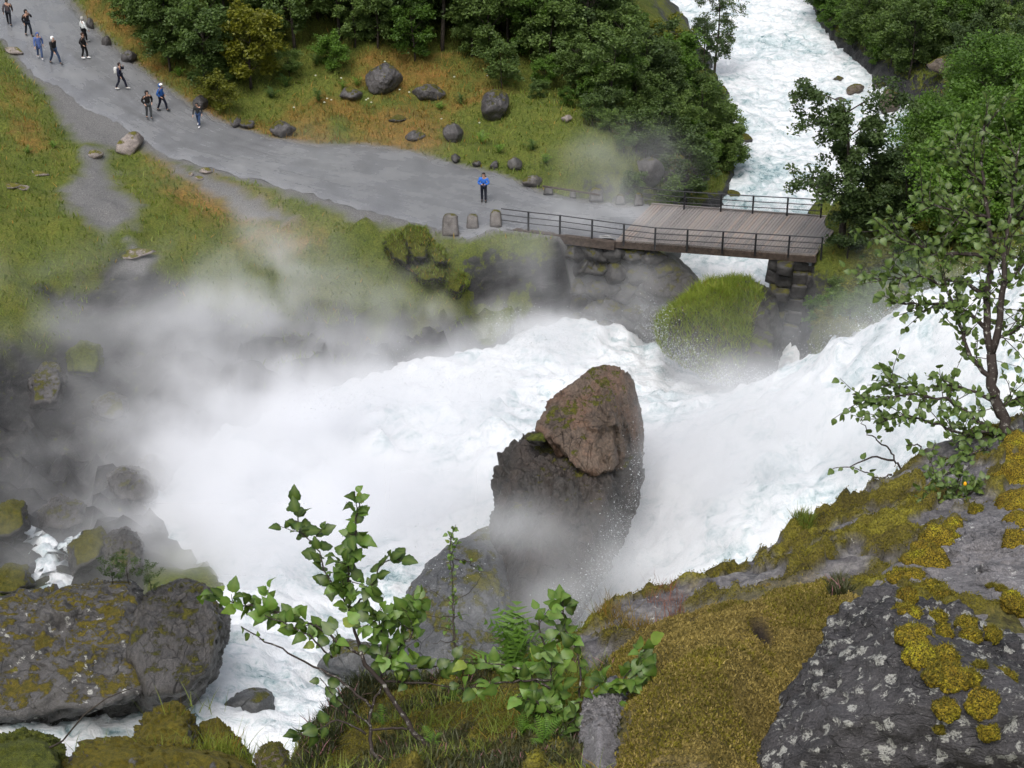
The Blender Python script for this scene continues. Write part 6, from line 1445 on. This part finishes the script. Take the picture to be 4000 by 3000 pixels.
# mist: px, py, height, radii, density
MIST = [(650,1850,-3.8,3,3,1.8,.17),(900,1590,-3.8,4,2.6,1.9,.20),(600,2120,-3.6,2.5,3,1.8,.15),(1250,1420,-3.8,4,2.4,1.9,.18),(420,1450,-2.4,4,3,1.8,.06),
 (1120,1760,-3.6,6,4.5,2.4,.34),(1480,1580,-3.6,7.5,4,2.4,.32),(840,2040,-3.8,3.2,4.5,2.4,.32),(1500,2050,-3.0,7,5,2.4,.20),(1000,2150,-3.0,5,5,2.4,.26),(1150,1900,-3.0,8,6,2.6,.18),
 (1080,1060,-.2,2.6,2.4,2.8,.27),(650,1280,-.6,4,3,2.2,.07),(950,1230,-1.4,3.8,2.8,2.4,.15),(780,1440,-2.6,4,3,2.0,.13),(520,1650,-3.0,5.5,4.5,2.0,.06),(300,1950,-2.6,4.5,4,1.8,.05),(2350,1090,-2.8,4.5,2.6,2.4,.40),(2100,1180,-4.0,6,4,2.0,.26),(1800,1250,-3.8,6,3.5,2.0,.18),
 (2050,930,.1,4,3,1.2,.04),(2440,840,.8,2.6,2.6,1.8,.12),(2420,650,1.6,3.4,3.8,2.4,.05),(2900,1720,-.4,7,3,2.2,.12),(2450,2150,1.0,1.3,1.1,2.0,.20),(1950,1330,-3.6,5,2.4,1.5,.24),(2300,1330,-3.6,3,2.0,1.4,.14),(3350,1580,3.2,7,3.6,2.6,.20),(3750,1500,5.8,7,5,2.8,.16),(2700,1950,-1.4,6,5,2.2,.20),(3000,1950,.6,7,5,2.2,.23),(2500,2300,-2.6,6,4,2.2,.18),
 (2040,2070,2.0,1.7,1.1,1.2,.20),(2240,2330,.2,2.4,1.2,1.1,.18),(1950,2330,.4,2.0,1.2,1.2,.05),(1150,650,2.0,9,6,1.8,.020),(150,1300,.6,8,6,1.8,.030),(300,1050,2.0,7,4,1.6,.020),(500,2600,2.4,5,3,1.6,.05),(150,2250,-1.6,5,4,1.8,.05),(1500,1150,-2.0,6,3,2.0,.06)]
ng = bpy.data.node_groups.new('mist density', 'GeometryNodeTree')
ng.interface.new_socket('Geometry', in_out='INPUT', socket_type='NodeSocketGeometry'); ng.interface.new_socket('Geometry', in_out='OUTPUT', socket_type='NodeSocketGeometry')
def gn(typ, **kw):
    nd = ng.nodes.new(typ)
    for k, v in kw.items():
        if k.startswith('_'): setattr(nd, k[1:], v)
    return nd
def gl(a, b): ng.links.new(a, b)
def gmath(op, a, b=None):
    m = gn('ShaderNodeMath', _operation=op)
    for k, q in enumerate((a, b)):
        if q is None: continue
        if isinstance(q, (int, float)): m.inputs[k].default_value = q
        else: gl(q, m.inputs[k])
    return m.outputs[0]
def gvec(op, a, b=None):
    m = gn('ShaderNodeVectorMath', _operation=op)
    for k, q in enumerate((a, b)):
        if q is None: continue
        if isinstance(q, (tuple, list)): m.inputs[k].default_value = q
        else: gl(q, m.inputs[k])
    return m
pos_ = gn('GeometryNodeInputPosition').outputs[0]
def gnoise(scale, detail, vec):
    nz = gn('ShaderNodeTexNoise'); nz.inputs['Scale'].default_value = scale; nz.inputs['Detail'].default_value = detail; nz.inputs['Roughness'].default_value = .55
    gl(vec, nz.inputs['Vector']); return nz
wn_ = gnoise(.16, 3, pos_)
off = gvec('SUBTRACT', wn_.outputs[1], (.5, .5, .5)).outputs[0]
sc_ = gn('ShaderNodeVectorMath', _operation='SCALE'); gl(off, sc_.inputs[0]); sc_.inputs['Scale'].default_value = 5.0
wpos = gvec('ADD', pos_, sc_.outputs[0]).outputs[0]
tot = None
for px, py, z, rx, ry, rz, amp in MIST:
    c = P(px, py, z=z)
    d = gvec('DIVIDE', gvec('SUBTRACT', wpos, tuple(map(float, c))).outputs[0], (rx, ry, rz)).outputs[0]
    l2 = gvec('DOT_PRODUCT', d, d).outputs[1]
    e = gmath('MULTIPLY', gmath('EXPONENT', gmath('MULTIPLY', l2, -1.3)), amp)
    tot = e if tot is None else gmath('ADD', tot, e)
st = gvec('MULTIPLY', wpos, (.75, .75, 1.0))
n1 = gnoise(.36, 5, st.outputs[0]).outputs[0]
mr = gn('ShaderNodeMapRange'); gl(n1, mr.inputs[0]); mr.inputs[1].default_value = .41; mr.inputs[2].default_value = .66; mr.inputs[3].default_value = .04; mr.inputs[4].default_value = 2.7
tot = gmath('MULTIPLY', tot, mr.outputs[0])
tot = gmath('MAXIMUM', gmath('SUBTRACT', tot, .004), 0.0)
vc = gn('GeometryNodeVolumeCube'); gl(tot, vc.inputs['Density'])
vc.inputs['Min'].default_value = (-33, 50, -9); vc.inputs['Max'].default_value = (33, 122, 10)
vc.inputs['Resolution X'].default_value = 150; vc.inputs['Resolution Y'].default_value = 164; vc.inputs['Resolution Z'].default_value = 48
t = NT('mist'); t.n.remove(t.b)
pv = t.node('ShaderNodeVolumePrincipled'); pv.inputs['Color'].default_value = (.965, .97, .985, 1); pv.inputs['Density'].default_value = 1.0; pv.inputs['Anisotropy'].default_value = .0
t.t.links.new(pv.outputs[0], t.o.inputs['Volume']); M['mist'] = t.m
sm2 = gn('GeometryNodeSetMaterial'); sm2.inputs['Material'].default_value = t.m; gl(vc.outputs[0], sm2.inputs[0])
go = gn('NodeGroupOutput'); gl(sm2.outputs[0], go.inputs[0]); gn('NodeGroupInput')
mb = MB(); mb.box((0, 86, .5), (33, 0, 0), (0, 36, 0), (0, 0, 9.5)); v, f = mb.out()
mo = link('mist', mesh_from('mist', v, f, False), t.m); md = mo.modifiers.new('density', 'NODES'); md.node_group = ng
tag(mo, 'drifting spray mist over the falls and the gorge', 'mist', None, 'stuff')
